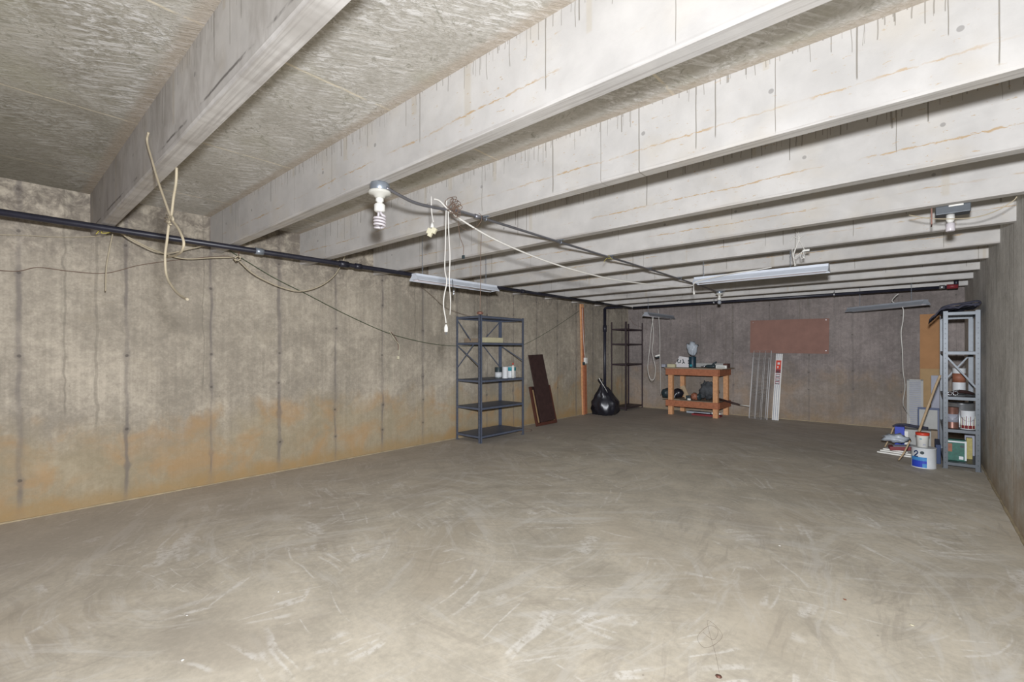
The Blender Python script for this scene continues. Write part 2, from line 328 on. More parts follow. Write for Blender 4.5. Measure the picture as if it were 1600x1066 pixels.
# ------------------------------------------------------------------ mesh helpers
class MB:
    def __init__(s): s.b = bmesh.new(); s.mats = []
    def mi(s, m):
        if m not in s.mats: s.mats.append(m)
        return s.mats.index(m)
    def _tag(s, faces, m, smooth=False):
        i = s.mi(m)
        for f in faces: f.material_index = i; f.smooth = smooth
    def box(s, lo, hi, m='white', mat=None, bev=0.0):
        lo, hi = Vector(lo), Vector(hi)
        r = bmesh.ops.create_cube(s.b, size=1); vs_ = r['verts']
        T = Matrix.Translation((lo+hi)/2) @ Matrix.Diagonal((*(hi-lo), 1))
        if mat is not None: T = mat @ T
        for v in vs_: v.co = T @ v.co
        fs = list({f for v in vs_ for f in v.link_faces})
        if bev:
            es = list({e for v in vs_ for e in v.link_edges})
            i0 = set(s.b.faces)
            bmesh.ops.bevel(s.b, geom=es, offset=bev, segments=2, profile=.6, affect='EDGES')
            fs = [f for f in s.b.faces if f not in i0 or f in fs]
        s._tag([f for f in fs if f.is_valid], m); return s
    def tube(s, pts, r, m='white', seg=8, closed=False, caps=True):
        pts = [Vector(p) for p in pts]; n = len(pts); rings = []
        rr = r if isinstance(r, (list, tuple)) else [r]*n
        up = None
        for i, p in enumerate(pts):
            if closed: t = pts[(i+1) % n]-pts[i-1]
            else: t = pts[min(i+1, n-1)]-pts[max(i-1, 0)]
            t = t.normalized() if t.length else Vector((0, 0, 1))
            if up is None:
                up = Vector((0, 0, 1)) if abs(t.z) < .9 else Vector((1, 0, 0))
            a = t.cross(up)
            if a.length < 1e-4: a = t.cross(Vector((1, .3, 0)))
            a.normalize(); bb = a.cross(t).normalized(); up = bb
            rings.append([s.b.verts.new(p+(a*math.cos(2*math.pi*k/seg)+bb*math.sin(2*math.pi*k/seg))*rr[i]) for k in range(seg)])
        fs = []
        for i in range(n if closed else n-1):
            A, B = rings[i], rings[(i+1) % n]
            for k in range(seg):
                fs.append(s.b.faces.new((A[k], A[(k+1) % seg], B[(k+1) % seg], B[k])))
        s._tag(fs, m, True)
        if caps and not closed: s._tag([s.b.faces.new(rings[0]), s.b.faces.new(rings[-1][::-1])], m)
        return s
    def lathe(s, c, prof, m='white', seg=20, ax=(0, 0, 1), sx=1.0):
        c = Vector(c); ax = Vector(ax).normalized()
        q = Vector((0, 0, 1)).rotation_difference(ax)
        rings = []
        for r, z in prof:
            rings.append([s.b.verts.new(c+q @ Vector((max(r, 1e-4)*math.cos(2*math.pi*k/seg)*sx, max(r, 1e-4)*math.sin(2*math.pi*k/seg), z))) for k in range(seg)])
        fs = []
        for A, B in zip(rings, rings[1:]):
            for k in range(seg): fs.append(s.b.faces.new((A[k], A[(k+1) % seg], B[(k+1) % seg], B[k])))
        s._tag(fs, m, True)
        s._tag([s.b.faces.new(rings[0][::-1]), s.b.faces.new(rings[-1])], m); return s
    def prism(s, poly, axis, a, b, m='white'):      # poly in the two other axes, extruded along axis
        def P(p, t):
            if axis == 0: return (t, p[0], p[1])
            if axis == 1: return (p[0], t, p[1])
            return (p[0], p[1], t)
        A = [s.b.verts.new(P(p, a)) for p in poly]; B = [s.b.verts.new(P(p, b)) for p in poly]; n = len(poly)
        fs = [s.b.faces.new((A[k], A[(k+1) % n], B[(k+1) % n], B[k])) for k in range(n)]
        fs += [s.b.faces.new(A[::-1]), s.b.faces.new(B)]
        s._tag(fs, m); return s
    def angle(s, x, y, z0, z1, dx, dy, m, w_=.035, t=.003):    # L-shaped steel post, legs towards dx, dy
        s.box((min(x, x+dx*w_), min(y, y+dy*t), z0), (max(x, x+dx*w_), max(y, y+dy*t), z1), m)
        s.box((min(x, x+dx*t), min(y, y+dy*w_), z0), (max(x, x+dx*t), max(y, y+dy*w_), z1), m); return s
    def bar(s, a, b, w_, t, m, nrm=(0, 1, 0)):      # flat bar from a to b
        a, b = Vector(a), Vector(b); d = b-a; L = d.length; z = d.normalized(); y = Vector(nrm); x = y.cross(z).normalized(); y = z.cross(x)
        T = Matrix((( x.x, y.x, z.x, a.x), (x.y, y.y, z.y, a.y), (x.z, y.z, z.z, a.z), (0, 0, 0, 1)))
        return s.box((-w_/2, -t/2, 0), (w_/2, t/2, L), m, T)
    def go(s, name, parent=None, label=None, origin=None):
        me = bpy.data.meshes.new(name)
        bmesh.ops.recalc_face_normals(s.b, faces=s.b.faces)
        if origin is not None: bmesh.ops.translate(s.b, verts=s.b.verts, vec=-Vector(origin))
        s.b.to_mesh(me); s.b.free()
        for k in s.mats: me.materials.append(M[k])
        o = bpy.data.objects.new(name, me); COL.objects.link(o)
        if parent: o.parent = parent
        if origin is not None: o.location = origin
        if label: o['label'] = label
        return o
def spline(pts, k=6):
    P = [Vector(p) for p in pts]; P = [P[0]*2-P[1]]+P+[P[-1]*2-P[-2]]; out = []
    for i in range(1, len(P)-2):
        a, b, c, d = P[i-1:i+3]
        for j in range(k):
            t = j/k
            out.append(.5*((2*b)+(c-a)*t+(2*a-5*b+4*c-d)*t*t+(-a+3*b-3*c+d)*t**3))
    out.append(P[-2]); return out
def tag(o, label, cat, group=None):
    o['label'] = label; o['category'] = cat
    if group: o['group'] = group
    return o
def thing(name, label, cat, loc=(0, 0, 0), group=None):
    o = bpy.data.objects.new(name, None); COL.objects.link(o); o.location = loc; o.empty_display_size = .1
    return tag(o, label, cat, group)
def struct(o): o['kind'] = 'structure'; return o
def cord(name, pts, r, m, label, cat='cord', group=None, parent=None, seg=6, k=6):
    o = MB().tube(spline(pts, k), r, m, seg).go(name, parent)
    if parent is None: tag(o, label, cat, group)
    return o
def part(mb, name, t, label=None):
    """part of thing t given in world coordinates"""
    bmesh.ops.translate(mb.b, verts=mb.b.verts, vec=-Vector(t.location))
    return mb.go(name, t, label)
# ------------------------------------------------------------------ room shell
T = .15
struct(MB().box((-T, Y0, -T), (W+T, D+T, 0), 'floor').go('floor'))
struct(MB().box((-T, Y0, ZC), (W+T, D+T, ZC+T), 'ceil').go('ceiling'))
struct(MB().box((-T, Y0, 0), (0, D, ZC), 'wl').go('wall_left'))
struct(MB().box((W, Y0, 0), (W+T, D, ZC), 'wr').go('wall_right'))
struct(MB().box((-T, D, 0), (W+T, D+T, ZC), 'wb').go('wall_back'))
for k, yb in enumerate([-1.16, -.29]+YB):
    nm = 'beam%d' % k
    M[nm] = beam_mat('beam_concrete_%d' % k, 1.7*k+.3, orange=k not in (2,), stain=.5 if k == 2 else (.12 if k > 6 else .05),
                     base=(.68, .66, .63) if k <= 2 else (.62, .605, .585))
    th = .088; ch = .010
    b = MB().prism([(yb, ZC), (yb, ZB+ch), (yb+ch*.7, ZB), (yb+th-ch*.7, ZB), (yb+th, ZB+ch), (yb+th+.012, ZC)], 0, 0, W, nm)
    o = b.go('trim_%d' % (k+1)); struct(o)
# thin skirt of grout where the walls meet the floor
def skirt(name, pts, m, hw=.012):
    random.seed(len(name)); mb = MB(); out = []
    a, b = Vector(pts[0]), Vector(pts[1]); n = int((b-a).length/.12)
    P = [a.lerp(b, i/n) for i in range(n+1)]
    mb.tube(P, [hw*random.uniform(.55, 1.25) for _ in P], m, 6)
    struct(mb.go(name))
M['grout'] = plain('crumbled_ochre_grout', (.37, .30, .19), .95, 0, .35, 9)
skirt('trim_14', ((.004, Y0, .0), (.004, D, .0)), 'grout')
skirt('trim_15', ((W-.004, Y0, .0), (W-.004, D, .0)), 'grout')
skirt('trim_16', ((0, D-.004, .0), (W, D-.004, .0)), 'grout')
# ------------------------------------------------------------------ black water pipes
PX, PZ, PR = .545, 2.236, .024
t = thing('water_pipe', 'long black pipe hung below the beams beside the left wall', 'pipe', (PX, Y0, PZ))
part(MB().tube([(PX, Y0+.02, PZ), (PX, 3.0, PZ), (PX, 6, PZ), (PX, 8.02, PZ)], PR, 'black', 14), 'pipe_run', t)
part(MB().tube([(PX, 8.02, PZ), (PX, 8.1, PZ), (PX, 9.2, PZ)], .017, 'black', 12), 'thin_pipe_run', t)
for y in (1.7, 2.72, 5.55):
    p_ = MB().tube([(PX, y-.035, PZ), (PX, y+.035, PZ)], PR+.007, 'galv' if y < 2 else 'black', 14)
    p_.box((PX-.010, y-.006, PZ), (PX+.010, y+.006, ZB), 'galv'); part(p_, 'hanger_clamp', t)
part(MB().tube([(PX, 2.50, PZ), (PX, 2.60, PZ)], PR+.010, 'black', 14), 'coupling', t)
DX = .10; DY = pl(945, 560, 'x', DX).y
t = thing('drain_pipe', 'black vertical pipe dropping to the floor behind the garbage bag', 'pipe', (DX, DY, 0))
part(MB().tube([(DX, DY, 0), (DX, DY, PZ-.02)], .032, 'black', 16), 'pipe_run', t)
part(MB().tube([(DX, DY, 1.72), (DX, DY, 1.86)], .043, 'black', 16), 'coupling', t)
part(MB().tube(spline([(DX, DY, PZ-.10), (DX, DY, PZ-.03), (DX+.04, DY, PZ), (DX+.12, DY, PZ), (PX-.02, DY, PZ)], 4), .026, 'black', 12), 'elbow', t)
BYP = 9.22
t = thing('cross_pipe', 'black pipe running across the room in front of the back wall', 'pipe', (PX, BYP, PZ-.005))
part(MB().tube([(PX+.03, BYP, PZ), (3, BYP, PZ), (5.5, BYP, PZ-.003)], .024, 'black', 14), 'pipe_run', t)
part(MB().tube([(5.42, BYP, PZ), (5.48, BYP, PZ)], .028, 'tin', 14), 'steel_band', t)
part(MB().tube([(5.5, BYP, PZ), (5.62, BYP, PZ)], .034, 'maroon', 14).tube([(5.60, BYP, PZ), (5.60, BYP, PZ+.11)], .026, 'black', 12), 'elbow', t)
for x in (2.25, 4.15):
    part(MB().tube([(x-.012, BYP, PZ), (x+.012, BYP, PZ)], .030, 'tin', 12).tube([(x, BYP, PZ+.02), (x, BYP, PZ+.12), (x, BYP+.0, ZC-.005)], .004, 'tin', 6), 'hanger_clamp', t)
# ------------------------------------------------------------------ conduit and lamps
CXX = 2.86; CZ = 2.243
lx, ly = 2.86, 1.50
pts = [(lx+.05, ly+.01, 2.232), (lx+.04, ly+.11, 2.215), (lx+.02, ly+.24, 2.206), (CXX, ly+.42, 2.222), (CXX, ly+.62, 2.244), (CXX, ly+.78, CZ+.004), (CXX, 3.4, CZ), (CXX, 5.5, CZ), (2.80, 7.62, CZ), (2.80, 7.69, 2.235)]
t = thing('electrical_conduit', 'grey metal conduit strapped under the beams between two lamp sockets', 'conduit', (CXX, ly, CZ))
part(MB().tube(spline(pts, 5), .0095, 'conduit', 10), 'conduit_tube', t)
part(MB().tube([(CXX, 2.26, CZ+.003), (CXX, 2.33, CZ+.003)], .015, 'conduit', 12), 'connector', t)
for y in YB[2:9]:
    part(MB().box((CXX-.03, y+.03, ZB-.005), (CXX+.03, y+.05, ZB), 'galv').tube([(CXX-.011, y+.04, ZB), (CXX-.011, y+.04, CZ-.008), (CXX, y+.04, CZ-.013), (CXX+.011, y+.04, CZ-.008), (CXX+.011, y+.04, ZB)], .0025, 'galv', 6), 'strap', t)
M['ytape'] = plain('yellow_string', (.45, .38, .08), .8, 0, .2)
yb = YB[4]-.02
tg = thing('string_tie', 'yellow string knotted around the conduit', 'string', (CXX, yb, CZ))
part(MB().tube([(CXX+.013*math.cos(a/3), yb+.0015*a, CZ+.013*math.sin(a/3)) for a in range(20)], .003, 'ytape', 5), 'knot', tg)
part(MB().tube([(CXX-.012, yb, CZ-.01), (CXX-.05, yb+.01, CZ-.035), (CXX-.045, yb, CZ-.05)], .0022, 'ytape', 5), 'loose_end', tg)
part(MB().tube([(CXX+.012, yb, CZ-.01), (CXX+.045, yb+.01, CZ-.03)], .0022, 'ytape', 5), 'loose_end', tg)
def lamp(x, y, ztop, label, s=1.0, spiral=True, holder='porc'):
    t = thing('bulb_fixture', label, 'lamp', (x, y, ztop), 'bare bulb fixtures under the beams')
    part(MB().lathe((x, y, ztop-.042*s), [(.047*s, 0), (.050*s, .004), (.050*s, .036*s), (.046*s, .042*s)], 'galv', 8), 'junction_box', t)
    part(MB().lathe((x, y, ztop-.075*s), [(.018*s, 0), (.024*s, .002), (.030*s, .012*s), (.052*s, .018*s), (.057*s, .024*s), (.057*s, .032*s), (.050*s, .034*s)], holder, 24), 'lamp_holder', t)
    b = MB().lathe((x, y, ztop-.148*s), [(.018*s, 0), (.027*s, .006*s), (.028*s, .036*s), (.022*s, .043*s), (.013*s, .048*s), (.014*s, .052*s), (.020*s, .056*s), (.020*s, .07*s), (.014*s, .075*s)], 'white', 20)
    bl = part(b, 'bulb', t)
    if spiral:
        P = []
        z0 = ztop-.150*s
        P += [(x+.009*s, y, z0+.006*s), (x+.013*s, y, z0-.008*s)]
        for i in range(57):
            a = i/56*2*math.pi*3.6; P.append((x+.0265*s*math.cos(a), y+.0265*s*math.sin(a), z0-.018*s-.056*s*i/56))
        P += [(x+.008*s, y-.004*s, z0-.078*s), (x+.002*s, y, z0-.082*s)]
        sp = part(MB().tube(P, .0062*s, 'tube', 8).tube([(x-.009*s, y, z0+.006*s), (x-.012*s, y, z0-.02*s)], .006*s, 'tube', 8), 'spiral_tube', t)
    else:
        part(MB().lathe((x, y, ztop-.215*s), [(.001, 0), (.022*s, .006*s), (.031*s, .026*s), (.026*s, .048*s), (.018*s, .068*s)], 'lampgrey', 18), 'glass_globe', t)
    return t
lamp(lx, ly, ZB, 'bare spiral bulb in white round holder on the second beam, nearest the viewer', 1.12)
lamp(2.80, 7.75, ZB, 'small bare bulb fixture at the far end of the grey conduit', 1.0, spiral=False)
# lamp box at the right
bx, by = 5.36, 4.25
t = thing('junction_box', 'dark metal box with white bulb socket on a beam near the right wall', 'electrical box', (bx, by, ZB-.03))
part(MB().box((bx-.085, by-.05, ZB-.055), (bx+.085, by+.055, ZB-.001), 'greysteel', bev=.004).box((bx-.02, by-.054, ZB-.012), (bx+.05, by-.049, ZB-.002), 'white'), 'box', t)
part(MB().lathe((bx-.01, by-.0, ZB-.165), [(.022, 0), (.024, .004), (.024, .05), (.017, .056)], 'tube', 16).lathe((bx-.01, by, ZB-.11), [(.012, 0), (.022, .02), (.022, .055)], 'white', 16), 'bulb', t)
part(MB().box((bx-.107, by-.045, ZB-.11), (bx-.10, by+.05, ZB-.003), 'copper'), 'bracket', t)
part(MB().tube(spline([(bx-.22, by-.02, ZB-.02), (bx-.13, by-.03, ZB-.06), (bx-.03, by-.03, ZB-.085), (bx+.1, by-.03, ZB-.10), (bx+.2, by-.02, ZB-.075), (bx+.27, by-.02, ZB-.03), (bx+.29, by-.02, ZB-.004)], 6), .0035, 'twine', 6), 'cable', t)
# ------------------------------------------------------------------ hanging shop lights
def shop_light(c, ang, L, label, m, tubes=True, wd=.15, hang=ZC):
    t = thing('shop_light', label, 'light fixture', c, 'hanging fluorescent shop lights')
    t.rotation_euler = (0, 0, ang)
    def lp(mb, name, lab=None): return mb.go(name, t, lab)
    h = wd/2
    prof = [(-h, -.045), (-.035, .0), (-.035, .022), (.035, .022), (.035, 0), (h, -.045), (h, -.051), (h-.004, -.051), (.032, -.004), (-.032, -.004), (-h+.004, -.051), (-h, -.051)]
    lp(MB().prism(prof, 0, -L/2, L/2, m), 'reflector')
    for sx in (-1, 1):
        lp(MB().prism([(-h, -.045), (-.035, 0), (-.035, .022), (.035, .022), (.035, 0), (h, -.045)], 0, sx*L/2-.002, sx*L/2+.002, m), 'end_plate')
    if tubes:
        for sy in (-1, 1):
            lp(MB().tube([(-L/2+.03, sy*.04, -.035), (L/2-.03, sy*.04, -.035)], .013, 'tube', 10), 'tube')
    return t
def chain(t, x, y, z0, z1, m='galv'):
    mb = MB(); z = z0; k = 0
    while z < z1:
        a = 0 if k % 2 else math.pi/2
        mb.tube([(x+.006*math.cos(q)*math.cos(a), y+.006*math.cos(q)*math.sin(a), z+.011+.013*math.sin(q)) for q in [i*math.pi/4 for i in range(8)]], .0014, m, 4, closed=True)
        z += .019; k += 1
    mb.go('chain', t)
tB = shop_light((3.96, 5.14, 2.085), .0, 1.22, 'long white shop light hanging crosswise in the middle of the ceiling', 'lampwhite')
chain(tB, .30, 0, .02, .50); chain(tB, -.52, 0, .02, .50)
tL = shop_light((1.27, 3.54, 2.083), math.pi/2, 1.22, 'white shop light running lengthwise in front of the black pipe, nearest the left wall', 'lampwhite')
chain(tL, -.50, 0, .02, .50); chain(tL, .45, 0, .02, .5)
tF = shop_light((1.27, 8.98, 2.03), math.pi/2-.02, 1.2, 'grey shop light seen end on, hanging above the corner rack and workbench', 'lampgrey')
chain(tF, -.5, 0, .02, .56)
tR = shop_light((4.80, 9.0, 1.995), -.72, 1.25, 'tilted grey shop light hanging near the back right corner', 'lampgrey')
chain(tR, .42, 0, .02, .59); chain(tR, -.42, 0, .02, .59)
# ------------------------------------------------------------------ cords near the first lamp
A0, B0 = (2.86, 1.93), (3.36, 5.04)
def cp(u, v): return pv(u, v, A0, B0)
cord('extension_cord', [cp(678, 311), cp(687, 314), cp(700, 327), cp(720, 343), cp(765, 370), cp(815, 393), cp(862, 411), cp(905, 424), cp(955, 436), cp(1010, 444), cp(1050, 448), cp(1080, 447), (3.40, 5.05, 2.050), (3.62, 5.045, 2.080), (3.78, 5.05, 2.098), (3.95, 5.12, 2.116), (4.1, 5.13, 2.13)], .0062, 'cordwhite', 'white extension cord sagging from the first lamp conduit to the middle shop light', k=7)
p = cp(1084, 446)
t = thing('cord_pull', 'short white pull hanging from the sagging cord beside the middle shop light', 'pull', tuple(p))
part(MB().tube([p, p+Vector((0, 0, -.06)), p+Vector((.004, 0, -.10))], [.004, .006, .012], 'white', 8), 'handle', t)
YH = pl(697, 325, 'x', 2.86).y
YA = pl(674, 310, 'x', 2.86).y
def hang(u, v, y=None): return pl(u, v, 'y', YH if y is None else y)
# two long white cords
t = thing('plug_cable', 'long white cord hanging straight down from the conduit with a white plug', 'cord', tuple(hang(697, 322)))
part(MB().tube(spline([hang(698, 311), hang(697, 330), hang(696, 380), hang(695, 420), hang(698, 440), hang(694, 462), hang(693, 478), hang(696, 497), hang(697, 505)], 6), .0042, 'cordwhite', 6), 'cable', t)
p = hang(697, 515)
part(MB().lathe(p+Vector((0, 0, -.018)), [(.009, 0), (.013, .004), (.013, .030), (.008, .045), (.005, .052)], 'white', 12), 'plug', t)
part(MB().box(p+Vector((-.007, -.003, -.034)), p+Vector((-.003, .003, -.018)), 'tin').box(p+Vector((.003, -.003, -.034)), p+Vector((.007, .003, -.018)), 'tin'), 'prong', t)
cord('pull_cord', [hang(700, 322, YH+.012), hang(701, 360, YH+.012), hang(703, 400, YH+.012), hang(702, 440, YH+.012), hang(704, 470, YH+.012), hang(703, 492, YH+.012)], [.0042]*19+[.0034]*6+[.0026]*6, 'cordwhite', 'second white cord hanging beside the plug cord, thinner at its lower end')
t = thing('adapter_cord', 'cream three-way plug adapter hanging on a short white cord', 'adapter', tuple(hang(675, 320, YA)))
part(MB().tube(spline([hang(674, 306, YA), hang(674, 325, YA), hang(675, 336, YA), hang(677, 347, YA)], 5), .004, 'cordwhite', 6), 'cable', t)
p = hang(674, 361, YA); R = Matrix.Translation(p) @ Matrix.Rotation(.5, 4, 'Z') @ Matrix.Rotation(.45, 4, 'Y')
part(MB().box((-.024, -.013, -.024), (.012, .013, .012), 'cream', R, .003).box((.0, -.012, -.01), (.030, .012, .026), 'cream', R, .003).box((-.010, -.012, -.038), (.014, .010, -.016), 'cream', R, .003), 'adapter_block', t)
part(MB().lathe(p+Vector((.008, 0, .018)), [(.012, 0), (.010, .02), (.005, .034)], 'white', 10), 'plug', t)
# tangle of brown cord
random.seed(3); P = []
c0 = hang(709, 322, YH)
for i in range(46):
    a = i*1.05; P.append(c0+Vector((.055*math.cos(a)*(.6+.4*math.sin(i*.7))+.0012*i-.02, .018*math.sin(i*1.7), .038*math.sin(a)-.0018*i+.03)))
t = thing('coiled_cord', 'tangled thin brown cord bundled around the conduit with a loose plug end', 'cord', tuple(c0))
part(MB().tube(spline(P, 4), .0022, 'wire', 5), 'coil', t)
part(MB().tube(spline([hang(716, 345), hang(717, 358), hang(719, 372), hang(724, 385), hang(724, 398)], 5), .002, 'wire', 5), 'cable', t)
p = hang(724, 402); part(MB().box(p-Vector((.009, .006, .010)), p+Vector((.009, .006, .012)), 'darkcan', bev=.002), 'plug', t)
q = pl(716, 352, 'y', YH)
A1, B1 = (2.87, 2.40), (.6, 4.62)
cord('thin_wire_loop', [hang(717, 350), hang(722, 356), hang(733, 360), hang(745, 354), hang(752, 345), hang(752, 337), hang(748, 333)], .0016, 'wire', 'thin tan wire looping from the tangled cord up to the conduit connector', 'wire')
yq = cp(752, 364).y
t = thing('drop_cord', 'thin brown cord hanging down in front of the blue grey shelf with a brown connector', 'cord', tuple(pl(751, 470, 'y', yq)))
part(MB().tube(spline([pl(752, 366, 'y', yq), pl(751, 400, 'y', yq), pl(751, 440, 'y', yq), pl(750, 484, 'y', yq)], 5), .0022, 'wire', 5), 'cable', t)
p = pl(750, 489, 'y', yq); part(MB().lathe(p-Vector((.0, 0, .012)), [(.006, 0), (.022, .004), (.024, .012), (.013, .022)], 'copper', 12), 'connector', t)
# ------------------------------------------------------------------ wires by the left wall
def wx(u, v, x=.03): return pl(u, v, 'x', x)
ya = YB[0]-.012
t = thing('rope_loop', 'pale cable hanging from the first beam, knotted into an open loop', 'cable', tuple(pl(264, 345, 'y', ya)))
g = lambda u, v: pl(u, v, 'y', ya)
part(MB().tube(spline([g(232, 207), g(230, 222), g(238, 252), g(246, 280), g(258, 315), g(268, 342), g(279, 358), g(287, 378), g(284, 392), g(276, 398), g(262, 402)], 6), .0055, 'twine', 7), 'cable', t)
part(MB().tube(spline([g(276, 262), g(275, 285), g(271, 310), g(268, 335), g(264, 350), g(261, 375), g(258, 400), g(260, 430), g(270, 450), g(283, 463), g(293, 468)], 6), .0055, 'twine', 7), 'cable', t)
part(MB().tube(spline([g(258, 341), g(270, 345), g(268, 338), g(261, 347), g(267, 351), g(258, 346)], 4), .0045, 'twine', 6).tube([g(266, 341), g(260, 336)], .003, 'twine', 5), 'knot', t)
cord('wall_wire', [wx(-30, 420), wx(25, 424), wx(60, 418), wx(110, 424), wx(165, 427), wx(215, 415), wx(262, 408), wx(300, 404), wx(350, 400), wx(366, 403)], .0030, 'wire', 'thin reddish brown wire drooping along the left wall at the picture edge', 'wire')
cord('wall_wire', [wx(-30, 366, .05), wx(40, 368, .05), wx(110, 371, .05), wx(170, 368, .05)], .0028, 'twine', 'thin tan wire running level on the left wall below the black pipe', 'wire')
cord('wall_cable', [wx(152, 365, .2), wx(165, 357, .2), wx(180, 358, .2), wx(205, 373, .2), wx(240, 390, .2), wx(285, 404, .2), wx(330, 403, .2), wx(364, 402, .2)], .0058, 'twine', 'thick tan cable swagging along the left wall to a small connector', 'cable')
cord('wall_cable', [wx(178, 357, .3), wx(210, 378, .3), wx(255, 396, .3), wx(300, 388, .3), wx(345, 380, .3), wx(372, 377, .3)], .0045, 'twine', 'thinner tan cable crossing behind the knotted loop toward the pipe clamp', 'cable')
cord('cut_cable', [wx(176, 366, .3), wx(171, 390, .3), wx(166, 420, .3), wx(165, 455, .3)], .0045, 'twine', 'short dull cable end hanging straight down from the first beam', 'cable')
t = thing('cable_tie', 'twisted yellow cable tie below the pipe at the first beam', 'tie', tuple(wx(176, 360, .42)))
part(MB().tube(spline([wx(150, 366, .42), wx(160, 356, .42), wx(175, 355, .42), wx(172, 363, .42), wx(158, 364, .42), wx(166, 358, .42), wx(180, 360, .42)], 5), .0035, 'ytape', 5), 'twist', t)
t = thing('wire_connector', 'small pale square connector hanging from the pipe clamp on the second beam', 'connector', tuple(wx(370, 405, .3)))
p = wx(371, 404, .3); R = Matrix.Translation(p) @ Matrix.Rotation(.7, 4, 'X')
part(MB().box((-.01, -.03, -.022), (.01, .03, -.012), 'twine', R).box((-.01, -.03, .012), (.01, .03, .022), 'twine', R).box((-.01, -.03, -.022), (.01, -.02, .022), 'twine', R).box((-.01, .02, -.022), (.01, .03, .022), 'twine', R), 'bracket', t)
part(MB().tube([wx(375, 388, .4), wx(373, 396, .35), p+Vector((0, .01, .02))], .003, 'copper', 5), 'cable', t)
cord('sagging_cable', [wx(374, 408, .3), wx(392, 425, .3), wx(412, 437, .3), wx(440, 449, .3), wx(470, 455, .3), wx(500, 447, .3), wx(522, 431, .3), wx(535, 410, .3), wx(539, 396, .35), wx(538, 375, .4)], .0055, 'twine', 'tan cable hanging in a deep curve between the second and third beams', 'cable')
cord('green_wire', [wx(356, 390, .1), wx(385, 408, .1), wx(430, 435, .1), wx(480, 460, .1), wx(540, 491, .1), wx(600, 518, .1), wx(640, 530, .1), wx(680, 538, .08), wx(718, 541, .035), wx(760, 541, .030), wx(800, 541, .03), wx(820, 538, .035), wx(850, 522, .05), wx(880, 503, .05), wx(905, 486, .05)], .0030, 'green', 'thin dark green wire crossing the left wall and passing behind the shelf', 'wire')
cord('dark_wire', [wx(652, 443, .2), wx(675, 462, .2), wx(695, 480, .2), wx(720, 490, .2), wx(742, 496, .2)], .0024, 'wire', 'thin dark wire drooping from under the left shop light to the shelf top', 'wire')
t = thing('wire_pigtail', 'twisted pink and white wire ends hanging from the green wire', 'wire', tuple(wx(617, 527, .1)))
part(MB().tube(spline([wx(611, 519, .11), wx(618, 528, .11), wx(622, 538, .11), wx(622, 547, .11)], 5), .003, 'copper', 5).tube(spline([wx(608, 517, .12), wx(616, 530, .12), wx(624, 540, .12), wx(623, 555, .11)], 5), .003, 'cream', 5), 'twisted_wires', t)
p = wx(622, 559, .11); part(MB().box(p-Vector((.01, .012, .02)), p+Vector((.01, .012, .02)), 'cream'), 'connector', t)
# small white string by the drain beam
# ------------------------------------------------------------------ steel shelf by the left wall
def open_shelf(name, label, x0, x1, y0, y1, z1, levels, m, braces=(), pw=.038, lip=.032, foot=True):
    t = thing(name, label, 'shelving unit', ((x0+x1)/2, (y0+y1)/2, 0))
    for sx, x in ((1, x0), (-1, x1)):
        for sy, y in ((1, y0), (-1, y1)):
            mb = MB().angle(x, y, 0.004, z1, sx, sy, m, pw)
            for k in range(int((z1-.1)/.055)):
                zz = .06+k*.055
                mb.box((x+sx*pw*.5-.004, y-sy*.0008-.0006, zz), (x+sx*pw*.5+.004, y-sy*.0008+.0006, zz+.012), 'darkcan')
            mb.box((x-(.004 if sx > 0 else pw), y-(.004 if sy > 0 else pw), 0), (x+(pw if sx > 0 else .004), y+(pw if sy > 0 else .004), .006), m)
            part(mb, 'post', t)
    for z in levels:
        e = .004
        mb = MB().box((x0+e, y0+e, z-.003), (x1-e, y1-e, z), m)
        mb.box((x0+e, y0+e, z-lip), (x1-e, y0+e+.002, z), m).box((x0+e, y1-e-.002, z-lip), (x1-e, y1-e, z), m)
        mb.box((x0+e, y0+e, z-lip), (x0+e+.002, y1-e, z), m).box((x1-e-.002, y0+e, z-lip), (x1-e, y1-e, z), m)
        part(mb, 'shelf', t)
    for a, b, nrm in braces:
        part(MB().bar(a, b, .016, .003, m, nrm), 'brace', t)
    return t
SX0, SX1, SY0, SY1 = .055, .560, 4.60, 5.56
LV = [.10, .50, .89, 1.425, 1.805]
open_shelf('steel_shelf', 'blue grey steel shelving unit with five shelves against the left wall', SX0, SX1, SY0, SY1, 1.815, LV, 'steelblue', [
    ((SX0+.01, SY0+.006, 1.77), (SX1-.2, SY0+.006, 1.46), (0, 1, 0)),
    ((SX0+.01, SY0+.006, 1.39), (SX1-.02, SY0+.006, 1.09), (0, 1, 0)), ((SX1-.14, SY0+.010, 1.40), (SX0+.01, SY0+.010, 1.05), (0, 1, 0)),
    ((SX0+.003, SY0+.56, 1.39), (SX0+.003, SY1-.02, 1.05), (1, 0, 0)), ((SX0+.003, SY1-.02, 1.77), (SX0+.003, SY1-.42, 1.45), (1, 0, 0)),
    ((SX0+.01, SY1-.006, 1.39), (SX1-.01, SY1-.006, 1.15), (0, 1, 0))])
def boxobj(name, label, cat, lo, hi, m, bev=.003, group=None, rot=0.0):
    c = (Vector(lo)+Vector(hi))/2; c.z = lo[2]
    h = (Vector(hi)-Vector(lo))/2
    o = MB().box((-h.x, -h.y, 0), (h.x, h.y, hi[2]-lo[2]), m, None, bev).go(name); o.location = c; o.rotation_euler.z = rot
    return tag(o, label, cat, group)
boxobj('foam_block', 'yellowed foam block lying on the second highest shelf of the blue grey unit', 'block', (.36, 4.77, 1.4265), (.50, 5.14, 1.50), 'foam')
boxobj('cardboard_box', 'small dull tan box on the second highest shelf, left of the foam block', 'box', (.14, 4.68, 1.4265), (.30, 4.94, 1.49), 'tan')
